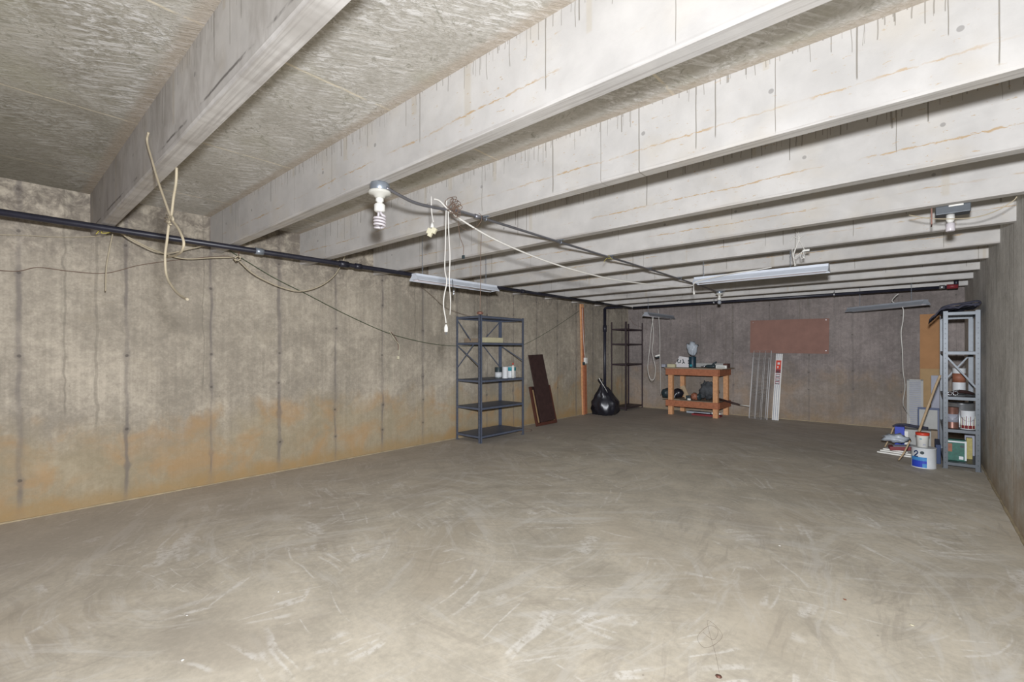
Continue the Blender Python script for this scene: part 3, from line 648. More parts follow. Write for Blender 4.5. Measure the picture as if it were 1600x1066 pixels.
def can(name, label, x, y, z, r, h, m, band=None, lid='tin', cat='can', group=None, sx=1.0, bail=False, extra=None):
    t = thing(name, label, cat, (x, y, z), group)
    part(MB().lathe((x, y, z+.001), [(r, 0), (r*1.02, .004), (r*.985, .01), (r*.985, h-.012), (r*1.02, h-.006), (r*1.02, h-.001)], m, 28, sx=sx), 'body', t)
    part(MB().lathe((x, y, z+h-.006), [(r*.93, 0), (r*.93, .004), (r*.80, .005)], lid, 28, sx=sx), 'lid', t)
    if band:
        for (m2, z0, z1) in band:
            part(MB().lathe((x, y, z+z0*h), [(r*.99, 0), (r*.99, (z1-z0)*h)], m2, 28, sx=sx), 'label_band', t)
    if bail:
        part(MB().tube(spline([(x-r, y, z+h*.8), (x-r*.7, y-r*.9, z+h*.55), (x, y-r*1.15, z+h*.45), (x+r*.7, y-r*.9, z+h*.55), (x+r, y, z+h*.8)], 5), .002, 'tin', 5), 'handle', t)
    return t
zz = .8905
can('paint_can', 'dark topped paint can at the left of the cans on the blue grey shelf', .36, 5.19, zz, .055, .165, 'darkcan', [('labelwhite', .05, .55)])
can('paint_can', 'tall white paint can in the middle of the cans on the blue grey shelf', .49, 5.20, zz, .046, .175, 'labelwhite', [('tin', .94, .99)])
can('paint_can', 'paint can with teal upper band, rightmost can on the blue grey shelf', .42, 5.40, zz, .085, .175, 'labelwhite', [('teal', .62, .97)], lid='teal')
t = thing('caulk_tube', 'white caulk tube with a red cap standing before the teal banded can', 'tube', (.528, 5.335, zz))
part(MB().lathe((.528, 5.335, zz+.0005), [(.020, 0), (.020, .185), (.008, .19), (.006, .205)], 'white', 16), 'body', t)
part(MB().lathe((.528, 5.335, zz+.205), [(.011, 0), (.011, .018), (.006, .03)], 'red', 12), 'cap', t)
cord('dark_cable', [(.20, 5.58, .006), (.16, 5.75, .006), (.22, 5.92, .006), (.36, 5.97, .006), (.46, 5.86, .006), (.40, 5.72, .006), (.33, 5.62, .006)], .004, 'wire', 'small loop of dark cord on the floor right of the blue grey shelf')
# ------------------------------------------------------------------ dark leaning boards
t = thing('window_sash', 'red brown wooden frame leaning on the left wall right of the blue grey shelf', 'frame', (.20, 6.5, 0))
fa, fb = 6.25, 6.87; th_ = math.atan2(.17, .72); 
def lean(x0, y, z0, ang): return Matrix.Translation((x0, y, z0)) @ Matrix.Rotation(-ang, 4, 'Y')
R = lean(.27, 0, .0, .24); Lf = .70
def sash(lo, hi, m, nm, lab=None): part(MB().box(lo, hi, m, R, .003), nm, t, lab)
y0_, y1_ = 6.25, 6.84
sash((-.015, y0_, .008), (.015, y0_+.05, Lf), 'redwood', 'side_rail'); sash((-.015, y1_-.05, .008), (.015, y1_, Lf), 'redwood', 'side_rail')
sash((-.0155, y0_+.05, .008), (.0155, y1_-.05, .06), 'redwood', 'bottom_rail')
sash((-.012, y0_+.055, .065), (-.002, y1_-.055, Lf), 'darkwood', 'back_panel')
sash((-.001, y0_+.053, .065), (.013, y0_+.085, Lf-.06), 'card', 'wood_strip', 'pale bare wood strip'); sash((-.001, y1_-.085, .065), (.013, y1_-.053, Lf-.02), 'card', 'wood_strip', 'pale bare wood strip')
R2 = lean(.300, 0, .075, .222)
o = MB().box((-.008, 6.34, 0), (.008, 6.75, 1.19), 'darkwood', R2 @ Matrix.Translation((0, 6.5, 0)) @ Matrix.Rotation(.03, 4, 'X') @ Matrix.Translation((0, -6.5, 0)), .002).go('wooden_board')
tag(o, 'tall dark brown board leaning on the left wall inside the red brown frame', 'board')
# ------------------------------------------------------------------ stud with outlet
t = thing('wall_stud', 'pine stud standing upright against the left wall beside the black garbage bag', 'stud', (.06, 8.1, 0))
part(MB().box((.012, -.05, .0), (.050, .05, 2.262), 'pine', Matrix.Translation((0, 8.12, 0)) @ Matrix.Rotation(.040, 4, 'X'), .002), 'plank', t)
part(MB().box((.051, -.055, .02), (.088, .035, 1.02), 'pine2', Matrix.Translation((0, 8.125, 0)) @ Matrix.Rotation(.03, 4, 'X'), .002).box((.051, -.03, 1.03), (.07, .03, 2.19), 'pine2', Matrix.Translation((0, 8.11, 0)) @ Matrix.Rotation(.040, 4, 'X'), .002), 'lower_plank', t)
t = thing('outlet_box', 'small white outlet box mounted on the pine stud', 'outlet', (.09, 8.02, 1.1))
ys = 8.07
part(MB().box((.0895, ys-.055, 1.05), (.135, ys+.02, 1.17), 'white', None, .004), 'cover', t)
part(MB().box((.085, ys-.09, 1.02), (.125, ys-.056, 1.08), 'darkcan', None, .003), 'plug', t)
part(MB().tube(spline([(.10, ys-.02, 1.17), (.085, ys-.05, 1.5), (.08, ys-.07, 1.9), (.08, ys-.08, 2.18)], 5), .004, 'white', 6), 'cable', t)
# ------------------------------------------------------------------ garbage bag
def blob(c, sc, seed, m, amp=.12, sub=4, squash=None, freq=2.2, folds=0.0):
    from mathutils import noise as mn
    b = bmesh.new(); bmesh.ops.create_icosphere(b, subdivisions=sub, radius=1)
    for v in b.verts:
        n = v.co.normalized()
        k = 1+amp*mn.noise(n*freq+Vector((seed, 0, 0)))+amp*.5*mn.noise(n*freq*2.7+Vector((0, seed, 0)))
        if folds:
            k += folds*abs(mn.noise(Vector((n.x*5, n.y*5, n.z*1.6))+Vector((seed, seed, 0))))
        p = n*k
        if squash: p = squash(p)
        v.co = Vector((p.x*sc[0], p.y*sc[1], p.z*sc[2]))
    zmin = min(v.co.z for v in b.verts)
    for v in b.verts: v.co += Vector(c)-Vector((0, 0, zmin))
    mb = MB(); mb.b.free(); mb.b = b; mb._tag(b.faces, m, True); return mb
def bagshape(p):
    z = p.z; f = 1.0
    if z > 0: f = max(.10, 1-z*.95)
    q = Vector((p.x*f, p.y*f, max(z, -.62)))
    if z > 0: q.y -= .55*z*z*.8
    elif p.y > 0: q.y *= 1.22
    if p.y < 0 and z < .3: q.y *= .80
    return q
t = thing('garbage_bag', 'full black garbage bag slumped on the floor at the foot of the pine stud', 'bag', (.34, 8.42, 0))
part(blob((.34, 8.42, .001), (.25, .30, .43), 2.0, 'bag', .16, 4, bagshape, 2.0, .28), 'bag_body', t)
part(MB().lathe((.33, 8.27, .66), [(.02, 0), (.035, .03), (.05, .07), (.04, .075)], 'bag', 10, (0, -.2, 1)), 'gathered_neck', t)
part(MB().tube(spline([(.38, 8.13, .76), (.40, 8.18, .68), (.42, 8.24, .60), (.44, 8.28, .54), (.45, 8.34, .46)], 4), [.010, .009, .008, .006, .009, .007, .006, .010, .005, .004, .006, .003, .004, .006, .004, .003, .003][:17], 'white', 5), 'drawstring', t)
# ------------------------------------------------------------------ brown corner rack
open_shelf('corner_rack', 'dark brown steel rack with open shelves in the back left corner', .03, .40, 9.24, 10.05, 1.95, [.07, 1.02, 1.47, 1.80], 'brownrack', (), .03, .03)
cord('dark_wire', [(.05, 10.08, 2.1), (.15, 10.08, 1.95), (.3, 10.085, 1.88), (.5, 10.085, 1.80)], .003, 'wire', 'thin dark wire on the back wall above the brown corner rack', 'wire')
cord('extension_cord', [pl(1021, 495, 'y', 8.5), pl(1017, 520, 'y', 8.5), pl(1015, 545, 'y', 8.5), pl(1012, 575, 'y', 8.5), pl(1016, 592, 'y', 8.5), pl(1022, 592, 'y', 8.5), pl(1024, 575, 'y', 8.5), pl(1019, 550, 'y', 8.5), pl(1021, 525, 'y', 8.5), pl(1019, 495, 'y', 8.5)], .0052, 'cordwhite', 'white cord hanging in a long narrow loop from the grey shop light over the corner')
t = thing('switch_cable', 'white cord dropping past the left end of the workbench with an inline switch box', 'cord', tuple(pl(1031, 520, 'y', 8.9)))
part(MB().tube(spline([pl(1028, 483, 'y', 8.9), pl(1030, 505, 'y', 8.9), pl(1031, 530, 'y', 8.9), pl(1031, 555, 'y', 8.9), pl(1032, 590, 'y', 8.9), pl(1032, 610, 'y', 9.0), pl(1033, 617, 'y', 9.1)], 5), .0048, 'cordwhite', 6), 'cable', t)
p = pl(1027, 556, 'y', 8.9); R = Matrix.Translation(p) @ Matrix.Rotation(PSI, 4, 'Z') @ Matrix.Rotation(-.25, 4, 'Y')
part(MB().box((-.045, -.02, -.014), (.05, .02, .016), 'white', R, .004).box((-.04, -.02, -.04), (.04, .018, -.015), 'darkcan', R, .003), 'switch_box', t)
# ------------------------------------------------------------------ workbench
bx0, bx1, by0, by1 = 1.30, 2.28, 9.33, 10.06
bz = .965
t = thing('workbench', 'homemade pine workbench with a lower shelf against the back wall', 'workbench', ((bx0+bx1)/2, (by0+by1)/2, 0))
for x in (bx0, bx1-.09):
    for y in (by0, by1-.09): part(MB().box((x, y, 0), (x+.09, y+.09, bz-.021), 'pine', None, .003), 'leg', t)
part(MB().box((bx0-.06, by0-.04, bz-.02), (bx1+.10, by1+.02, bz), 'tan', None, .002), 'bench_top', t)
for z0, z1 in ((bz-.15, bz-.021), (.175, .30)):
    part(MB().box((bx0-.04, by0-.032, z0), (bx1+.02, by0-.001, z1), 'pine2', None, .003), 'front_rail', t)
    part(MB().box((bx0-.04, by1+.001, z0), (bx1+.02, by1+.015, z1), 'pine2', None, .003), 'back_rail', t)
    part(MB().box((bx0-.04, by0, z0), (bx0-.001, by1, z1), 'pine2', None, .003), 'side_rail', t)
    part(MB().box((bx1+.001, by0, z0), (bx1+.035, by1, z1), 'pine2', None, .003), 'side_rail', t)
part(MB().box((bx0, by0+.091, .285), (bx1, by1-.091, .300), 'tan').box((bx0-.16, by0+.1, .30), (bx0+.2, by1-.1, .312), 'tan'), 'lower_shelf', t)
# things on the bench
zt = bz+.001
o = boxobj('trim_board', 'long white painted board lying along the back of the workbench top', 'board', (1.28, 9.86, zt), (2.34, 9.90, zt+.085), 'ventw')
def bxz(u, y=9.45, z=0): return pl(u, 560, 'y', y).x
boxobj('sanding_block', 'pale green block on the left end of the workbench top', 'block', (bxz(1044), 9.40, zt), (bxz(1056), 9.48, zt+.065), 'foam')
boxobj('tape_box', 'small grey box at the far left end of the workbench top', 'box', (bxz(1035), 9.40, zt), (bxz(1041), 9.48, zt+.06), 'greyp')
t = thing('tool_package', 'white blister card with dark tool pictures standing on the workbench', 'package', (bxz(1066, 9.62), 9.62, zt))
xa, xb = bxz(1053, 9.62), bxz(1078, 9.62)
mbp = MB()
mbp.prism([(xa, zt), (xb, zt), (xb, zt+.20), (xa+.12, zt+.23), (xa+.03, zt+.06)], 1, 9.615, 9.63, 'paper'); part(mbp, 'card', t)
part(MB().tube([(xa+.10, 9.608, zt+.17), (xa+.075, 9.608, zt+.12), (xa+.10, 9.608, zt+.09), (xa+.14, 9.608, zt+.10), (xa+.15, 9.608, zt+.15)], .009, 'darkcan', 6).tube([(xa+.19, 9.608, zt+.17), (xa+.21, 9.608, zt+.11), (xa+.18, 9.608, zt+.075)], .008, 'darkcan', 6).tube([(xa+.21, 9.608, zt+.11), (xa+.235, 9.608, zt+.08)], .008, 'darkcan', 6), 'printed_tools', t)
part(MB().box((xb-.035, 9.606, zt+.12), (xb-.012, 9.612, zt+.15), 'darkcan').box((xb-.035, 9.606, zt+.075), (xb-.012, 9.612, zt+.1), 'darkcan'), 'printed_square', t)
t = can('paint_can', 'dark teal can on the workbench with a white bag stuffed into its top', bxz(1082, 9.5), 9.5, zt, .072, .225, 'tealdark', [('darkcan', .0, .12)])
xc = bxz(1082, 9.5)
part(MB().lathe((xc, 9.425, zt+.045), [(.001, 0), (.03, .008), (.022, .016)], 'teal', 10, (0, -1, .0)), 'label_mark', t)
t = thing('plastic_bag', 'crumpled white plastic bag stuffed into the teal can on the workbench', 'bag', (xc, 9.5, zt+.225))
def crum(p): return Vector((p.x*(1+.35*p.z), p.y*(1+.3*p.z), p.z))
part(blob((xc+.0, 9.5, zt+.232), (.085, .07, .125), 5.0, 'clear', .45, 3, crum, 2.6, .5), 'film', t)
t = thing('hedge_trimmer', 'black and white electric drill lying on the right of the workbench top', 'drill', (bxz(1115, 9.42), 9.42, zt))
xd = bxz(1108, 9.42)
part(MB().lathe((xd-.07, 9.42, zt+.036), [(.012, 0), (.026, .02), (.034, .04), (.034, .15), (.028, .19)], 'darkcan', 14, (1, 0, .02)), 'motor_housing', t)
part(MB().lathe((xd-.16, 9.42, zt+.030), [(.004, 0), (.006, .04), (.016, .05), (.018, .085)], 'tin', 12, (1, 0, .05)), 'chuck', t)
part(MB().tube(spline([(xd+.05, 9.42, zt+.05), (xd+.10, 9.42, zt+.10), (xd+.14, 9.42, zt+.13)], 4), [.018]*5+[.012]*4, 'darkcan', 8), 'grip', t)
part(MB().box((xd+.13, 9.40, zt), (xd+.33, 9.44, zt+.06), 'white', None, .006).box((xd+.15, 9.396, zt+.022), (xd+.30, 9.4005, zt+.034), 'darkcan'), 'blade_cover', t)
bpy.data.objects[t.name].name = 'power_drill'
boxobj('sanding_block', 'red brown wood scrap at the right end of the workbench top', 'block', (2.30, 9.60, zt), (2.375, 9.80, zt+.09), 'redwood')
# things on the lower shelf
zs = .3135; zl = .3015
def lowx(u, y): return pl(u, 620, 'y', y).x
o = blob((lowx(1041, 9.55), 9.56, zs), (.10, .10, .10), 1.2, 'darkcan', .25, 3).go('power_tool'); tag(o, 'black power tool at the left end of the workbench lower shelf', 'tool')
t = thing('helmet', 'shiny black rounded tool case on the lower shelf behind the front left leg', 'case', (lowx(1059, 9.6), 9.6, zl))
part(blob((lowx(1059, 9.6), 9.6, zs), (.12, .10, .10), 3.1, 'bag', .2, 3), 'shell', t)
part(MB().tube(spline([(lowx(1054, 9.5), 9.50, zl+.03), (lowx(1055, 9.5), 9.485, zl+.08), (lowx(1058, 9.5), 9.49, zl+.13)], 4), .008, 'clear', 6), 'strap', t)
t.name = 'tool_case'
o = MB().box((-.05, -.01, 0), (.05, .01, .27), 'stick', Matrix.Translation((lowx(1071, 9.72)+.05, 9.70, zl+.02)) @ Matrix.Rotation(-.42, 4, 'Y')).go('wood_scrap'); tag(o, 'slanting pale wood scrap on the lower shelf of the workbench', 'wood')
boxobj('small_box', 'small dark box with a white label on the middle of the lower shelf', 'box', (lowx(1073, 9.55), 9.5, zl), (lowx(1079.5, 9.55), 9.6, zl+.09), 'darkcan')
boxobj('label_card', 'white label card standing before the small dark box on the lower shelf', 'card', (lowx(1074, 9.48), 9.485, zl), (lowx(1079, 9.48), 9.495, zl+.035), 'white', .001)
t = thing('circular_saw', 'red and black circular saw on the middle of the lower shelf', 'saw', (lowx(1087, 9.6), 9.6, zl))
xs = lowx(1087, 9.6)
part(blob((xs-.01, 9.56, zl), (.07, .06, .075), 6.1, 'orange', .3, 3), 'motor_housing', t)
part(MB().lathe((xs+.08, 9.57, zl+.075), [(.02, 0), (.07, .004), (.07, .02), (.03, .03)], 'darkcan', 18, (1, -.4, 0)), 'blade_guard', t)
o = blob((lowx(1107, 9.64), 9.64, zl), (.15, .12, .16), 9.4, 'tarpcloth', .45, 4, None, 2.0, .25).go('bundled_tarp'); tag(o, 'bundled dark grey tarp on the right of the workbench lower shelf', 'tarp')
cord('broom_handle', [(2.08, 9.80, .365), (2.35, 9.71, .315), (2.62, 9.62, .265)], .012, 'darkwood', 'dark stick poking out of the lower shelf to the right', 'stick')
t = thing('brush', 'thin dark rod with a white tip poking out from the lower shelf past the workbench', 'rod', (2.3, 9.75, .33))
part(MB().tube([(2.19, 9.63, .340), (2.62, 9.55, .27)], .009, 'darkwood', 6), 'shaft', t); part(MB().tube([(2.62, 9.55, .27), (2.80, 9.52, .262)], .007, 'white', 6), 'tip', t); t.name = 'rod'
boxobj('plastic_sheet', 'folded clear plastic sheet on the floor beneath the workbench', 'sheet', (1.50, 9.80, .0005), (1.98, 10.0, .035), 'clear', .01)
boxobj('package', 'flat white package on the floor beneath the right of the workbench', 'package', (2.02, 9.78, .0005), (2.19, 9.96, .055), 'white', .01)
boxobj('flat_box', 'long flat red box on the floor under the workbench', 'box', (1.72, 9.50, .0005), (2.27, 9.66, .035), 'maroon', .005)
# ------------------------------------------------------------------ pegboard
t = thing('pegboard', 'brown hardboard panel fixed to the back wall above the leaning wire shelves', 'board', (3.32, D-.006, 1.58))
mbp = MB().box((2.665, D-.014, 1.262), (3.975, D-.006, 1.905), 'hard', Matrix.Translation((3.32, 0, 1.58)) @ Matrix.Rotation(.012, 4, 'Y') @ Matrix.Translation((-3.32, 0, -1.58)))
part(mbp, 'panel', t)
part(MB().lathe((3.93, D-.0155, 1.87), [(.008, 0), (.008, .003)], 'tin', 8, (0, -1, 0)).lathe((2.72, D-.0155, 1.87), [(.008, 0), (.008, .003)], 'tin', 8, (0, -1, 0)).lathe((3.93, D-.0155, 1.31), [(.008, 0), (.008, .003)], 'tin', 8, (0, -1, 0)), 'screw', t)
# ------------------------------------------------------------------ wire shelves
def wire_shelf(label, x0, x1, ybot, zt_, depth_y, m='wirewhite', longs=4, tilt=0.0):
    t = thing('wire_shelf', label, 'shelf', ((x0+x1)/2, ybot, 0), 'wire shelves leaning on the back wall')
    L = math.hypot(zt_, depth_y); a = math.atan2(depth_y, zt_)
    Rm = Matrix.Translation(((x0+x1)/2, ybot, .006)) @ Matrix.Rotation(tilt, 4, 'Y') @ Matrix.Rotation(-a, 4, 'X')
    wd = (x1-x0)/2
    mb = MB()
    for k in range(longs):
        x = -wd+2*wd*k/(longs-1)
        mb.tube([Rm @ Vector((x, 0, 0)), Rm @ Vector((x, 0, L))], .0055 if k in (0, longs-1) else .004, m, 6)
    mb.tube([Rm @ Vector((wd, -.028, 0)), Rm @ Vector((wd, -.028, L))], .0055, m, 6)
    part(mb, 'frame', t)
    mb = MB(); n = int(L/.0262)
    for k in range(n+1):
        z = min(L, k*L/n)
        mb.tube([Rm @ Vector((-wd, .003, z)), Rm @ Vector((wd, .003, z)), Rm @ Vector((wd, -.028, z))], .0023, m, 4)
    part(mb, 'cross_wires', t)
    return t
wire_shelf('shorter white wire shelf leaning on the back wall, behind the taller one', 2.70, 2.99, 9.86, 1.17, .18, tilt=.025)
wire_shelf('taller white wire shelf leaning on the back wall beside the workbench', 2.74, 3.05, 9.72, 1.30, .30, tilt=.01)
# white shelf standards with red sign
t = thing('shelf_track', 'white ribbed shelf track with a red printed label leaning on the back wall', 'track', (3.20, 9.82, 0))
Rm = Matrix.Translation((3.17, 9.80, .004)) @ Matrix.Rotation(.018, 4, 'Y') @ Matrix.Rotation(-.19, 4, 'X'); L = 1.27
mb = MB().box((-.055, 0, 0), (.055, .010, L), 'white', Rm)
for x in (-.05, -.022, .012, .045): mb.box((x-.005, -.008, 0), (x+.005, 0, L), 'white', Rm)
for x in (-.036, -.005, .029): mb.box((x-.006, -.0015, 0), (x+.006, -.0005, L), 'greyp', Rm)  # grey strips paint the shade of the grooves so the ribs show
part(mb, 'rails', t)
part(MB().box((-.050, -.0095, .66), (.046, -.0085, 1.16), 'paper', Rm), 'label', t)
mb = MB().box((-.046, -.0105, .97), (.042, -.0096, 1.14), 'red', Rm)
mb.box((-.02, -.0108, 1.06), (.02, -.0106, 1.10), 'paper', Rm).box((-.02, -.0108, .99), (.0, -.0106, 1.03), 'paper', Rm)
mb.box((-.046, -.0105, .895), (.042, -.0096, .968), 'maroon', Rm).box((-.03, -.0108, .905), (.02, -.0106, .925), 'darkcan', Rm)
part(mb, 'label_print', t, 'red upper print')
mb = MB()
# blurred capital lettering down the label
for k, z in enumerate((.865, .83, .795, .76, .725, .69)):
    mb.box((-.040, -.0105, z-.013), (-.030, -.0096, z+.012), 'maroon', Rm).box((.024, -.0105, z-.013), (.034, -.0096, z+.012), 'maroon', Rm)
    if k % 2: mb.box((-.030, -.0105, z-.008), (.024, -.0096, z+.006), 'darkcan', Rm)
    else: mb.box((-.030, -.0105, z-.002), (.024, -.0096, z+.012), 'maroon', Rm)
part(mb, 'lettering', t)
# ------------------------------------------------------------------ back right corner
t = thing('louver_panel', 'white louvered vent panel leaning on the back wall near the right corner', 'vent', (5.03, 10.0, 0))
Rm = Matrix.Translation((0, 9.78, .004)) @ Matrix.Rotation(-.16, 4, 'X')
xl0, xl1 = pl(1417, 640, 'y', 9.86).x, 5.25
part(MB().box((xl0, -.012, 0), (xl0+.03, .012, .85), 'ventw', Rm).box((xl1-.03, -.012, 0), (xl1, .012, .85), 'ventw', Rm).box((xl0, -.012, .83), (xl1, .012, .85), 'ventw', Rm).box((xl0, -.012, 0), (xl1, .012, .03), 'ventw', Rm).box((xl0, .006, 0), (xl1, .012, .85), 'greyp', Rm), 'frame', t)
mb = MB()
for k in range(24): mb.box((xl0+.03, -.010, .045+k*.033), (xl1-.03, .005, .058+k*.033), 'ventw', Rm)
part(mb, 'louvers', t)
o = MB().box((5.21, 0, 0), (5.52, .008, 1.90), 'cork', Matrix.Translation((0, 10.02, .003)) @ Matrix.Rotation(-.035, 4, 'X')).go('hardboard_sheet'); tag(o, 'tall orange brown board standing in the back right corner behind the steel rack', 'board')
boxobj('cardboard_sheet', 'pale cardboard sheet standing before the tall orange brown board', 'cardboard', (5.215, 9.975, .001), (5.52, 9.985, 1.02), 'card', .001)
boxobj('grey_panel', 'narrow pale grey panel standing behind the left post of the steel rack', 'panel', (5.33, 9.05, .001), (5.42, 9.08, .95), 'greyp', .002)
p0 = (4.95, 9.35)
cord('extension_cord', [tuple(Vector((4.97, 9.0, 1.999))+Vector((0, 0, .16))), (4.93, 8.98, 2.12), (4.90, 8.93, 2.04), pl(1410, 480, 'y', 8.9), pl(1411, 500, 'y', 8.9), pl(1408, 520, 'y', 8.9), pl(1410, 550, 'y', 8.9), pl(1411, 580, 'y', 9.0), pl(1414, 605, 'y', 9.2), pl(1411, 630, 'y', 9.4), pl(1416, 642, 'y', 9.6), pl(1421, 652, 'y', 9.7), pl(1421, 664, 'y', 9.72)], .0062, 'cordwhite', 'wavy white cord hanging from the tilted shop light down to the floor')
# cords wrapped over the middle shop light
YW = 4.985
def ww(u, v): return pl(u, v, 'y', YW)
t = thing('hanging_wires', 'tangle of pale wires above the right part of the middle shop light', 'wires', tuple(ww(1242, 400)))
for P in ([(1247, 361), (1249, 373), (1246, 382), (1241, 396), (1240, 405), (1243, 415)], [(1243, 362), (1246, 366), (1248, 374), (1244, 386), (1239, 398), (1241, 408), (1242, 416)],
          [(1235, 377), (1240, 370), (1247, 373), (1255, 368)], [(1248, 374), (1253, 383), (1258, 391), (1263, 390)], [(1238, 386), (1238, 395), (1241, 403), (1245, 404)],
          [(1254, 392), (1251, 399), (1252, 404), (1256, 402), (1258, 394)], [(1242, 402), (1250, 396), (1256, 392)]):
    part(MB().tube(spline([ww(*q) for q in P], 5), .0034, 'cordwhite', 5), 'wire', t)
q0 = ww(1247, 362); part(MB().tube([q0, (q0.x, YB[5]-.002, q0.z+.01)], .003, 'tin', 5), 'nail', t)
part(MB().tube([ww(1242, 414), (ww(1242, 416).x, 5.09, 2.118)], .0034, 'cordwhite', 5), 'wire', t)
q0 = ww(1258, 392)
t = thing('lamp_hook', 'white clamp hook hanging behind the middle shop light wires', 'hook', tuple(q0))
part(MB().box(q0+Vector((-.02, -.004, -.006)), q0+Vector((.035, .006, .012)), 'white', None, .003).tube([q0+Vector((-.01, 0, 0)), q0+Vector((-.018, 0, -.05)), q0+Vector((.0, 0, -.07))], .004, 'white', 6).tube([q0+Vector((.03, 0, .01)), (q0.x+.03, YB[5]-.002, q0.z+.03)], .0028, 'tin', 5), 'hook', t)
# clip and short cord on left light
t = thing('lamp_switch', 'small black and white pull switch hanging in front of the left shop light', 'switch', tuple(pl(708, 450, 'x', 1.36)))
part(MB().tube([pl(707, 437, 'x', 1.36), pl(708, 452, 'x', 1.36)], .004, 'darkcan', 6), 'cable', t); p = pl(709, 457, 'x', 1.36)
part(MB().lathe(p-Vector((0, 0, .03)), [(.008, 0), (.01, .01), (.008, .03), (.012, .035), (.01, .06)], 'tin', 8), 'switch_body', t)
# ------------------------------------------------------------------ right steel rack
RX0, RX1, RY0, RY1 = 5.395, 5.695, 7.045, 7.98
open_shelf('steel_rack', 'narrow grey steel rack crowded with cans beside the right wall', RX0, RX1, RY0, RY1, 1.745, [.075, .44, .80, 1.30, 1.735], 'greysteel', [
    ((RX0+.01, RY0-.003, 1.27), (RX1-.01, RY0-.003, .87), (0, 1, 0)), ((RX1-.02, RY1-.006, 1.27), (RX0+.02, RY1-.006, .90), (0, 1, 0)),], .042, .036)
# folded clothes on top
def drape():
    from mathutils import noise as mn
    b = bmesh.new(); nx, ny = 40, 30; V = []
    x0, x1, y0, y1 = RX0-.11, RX1-.01, RY0+.02, RY1-.15
    for j in range(ny+1):
        row = []
        for i in range(nx+1):
            fx, fy = i/nx, j/ny; x = x0+(x1-x0)*fx; y = y0+(y1-y0)*fy
            z = 1.765+.05*fx+.035*abs(mn.noise(Vector((x*9, y*5, 1))))+.02*mn.noise(Vector((x*22, y*14, 3)))
            if x < RX0-.01: z -= (RX0-.01-x)*1.1; 
            row.append(b.verts.new((x, y, z)))
        V.append(row)
    for j in range(ny):
        for i in range(nx): b.faces.new((V[j][i], V[j][i+1], V[j+1][i+1], V[j+1][i]))
    r = bmesh.ops.extrude_face_region(b, geom=list(b.faces))
    for v in [g for g in r['geom'] if isinstance(g, bmesh.types.BMVert)]: v.co.z -= .022
    mb = MB(); mb.b.free(); mb.b = b; mb._tag(b.faces, 'cloth', True); return mb
t = thing('folded_jacket', 'dark blue grey jacket draped over the top of the steel rack', 'jacket', ((RX0+RX1)/2, (RY0+RY1)/2, 1.745))
part(drape(), 'cloth', t)
part(MB().tube(spline([(RX0+.0, RY0+.03, 1.79), (RX0+.08, RY0+.01, 1.815), (RX0+.18, RY0+.0, 1.825), (RX1-.03, RY0+.0, 1.84), (RX1-.005, RY0+.04, 1.82), (RX1-.05, RY0+.03, 1.79)], 6), .012, 'cloth', 8), 'sleeve', t)
z3, z2, z1, z0 = .801, .441, .076, .076
can('paint_can', 'white can with orange drips on the middle shelf of the steel rack', 5.55, 7.55, z3, .058, .30, 'labelwhite', [('orange', .45, .8)])
t = thing('hand_tools', 'pile of rusty hand tools on the middle shelf of the steel rack', 'tools', (5.53, 7.2, z3))
part(MB().tube(spline([(5.44, 7.14, z3+.012), (5.52, 7.2, z3+.045), (5.60, 7.24, z3+.04), (5.65, 7.3, z3+.02)], 5), [.008, .01, .014, .018]+[.02]*9+[.015]*3, 'darkwood', 7), 'handle', t)
part(MB().tube([(5.50+.022*math.cos(a), 7.12, z3+.032+.022*math.sin(a)) for a in [i*.785 for i in range(8)]], .0045, 'tin', 5, closed=True).tube([(5.455+.018*math.cos(a), 7.13, z3+.026+.018*math.sin(a)) for a in [i*.785 for i in range(8)]], .0045, 'tin', 5, closed=True).tube([(5.49, 7.12, z3+.05), (5.535, 7.14, z3+.07)], .005, 'tin', 5), 'shears', t)
can('varnish_can', 'copper brown can with a grey label on the second shelf of the steel rack', 5.475, 7.145, z2, .054, .235, 'copper', [('greyp', .30, .68)], bail=True)
t = can('paint_can', 'white can with dark red stripes on the second shelf of the steel rack', 5.60, 7.15, z2, .062, .205, 'labelwhite', [('maroon', .05, .22)], bail=True)
random.seed(5); mb = MB()
for k in range(9):
    a = -2.6+k*.26; r = .0635
    mb.tube([(5.60+r*math.cos(a), 7.15+r*math.sin(a), z2+.012), (5.60+r*math.cos(a+.03), 7.15+r*math.sin(a+.03), z2+random.uniform(.08, .15))], .0028, 'maroon' if k % 2 else 'cream', 5)
part(mb, 'paint_streaks', t)
can('tin_can', 'shallow metal tin behind the cans on the second shelf of the steel rack', 5.56, 7.36, z2, .11, .27, 'tin', cat='tin')
t = can('stain_can', 'green rectangular tin with tiny white label, bottom shelf of the steel rack', 5.515, 7.22, z1, .005, .01, 'tin', cat='can')
for ch in list(t.children): bpy.data.objects.remove(ch)
part(MB().box((5.435, 7.155, z1), (5.585, 7.25, z1+.235), 'gcan', None, .006), 'body', t)
part(MB().box((5.575, 7.1535, z1+.01), (5.592, 7.252, z1+.225), 'labelwhite', None, .002).box((5.437, 7.1525, z1+.205), (5.59, 7.1545, z1+.22), 'labelwhite'), 'edge_strip', t)
part(MB().box((5.53, 7.1520, z1+.02), (5.565, 7.1545, z1+.055), 'labelwhite').lathe((5.555, 7.154, z1+.165), [(.014, 0), (.014, .002)], 'darkcan', 14, (0, -1, 0), 1.3), 'label_mark', t)
part(MB().box((5.437, 7.1520, z1+.10), (5.475, 7.1545, z1+.19), 'orange').box((5.437, 7.1520, z1+.06), (5.50, 7.1545, z1+.095), 'gcan'), 'label_picture', t)
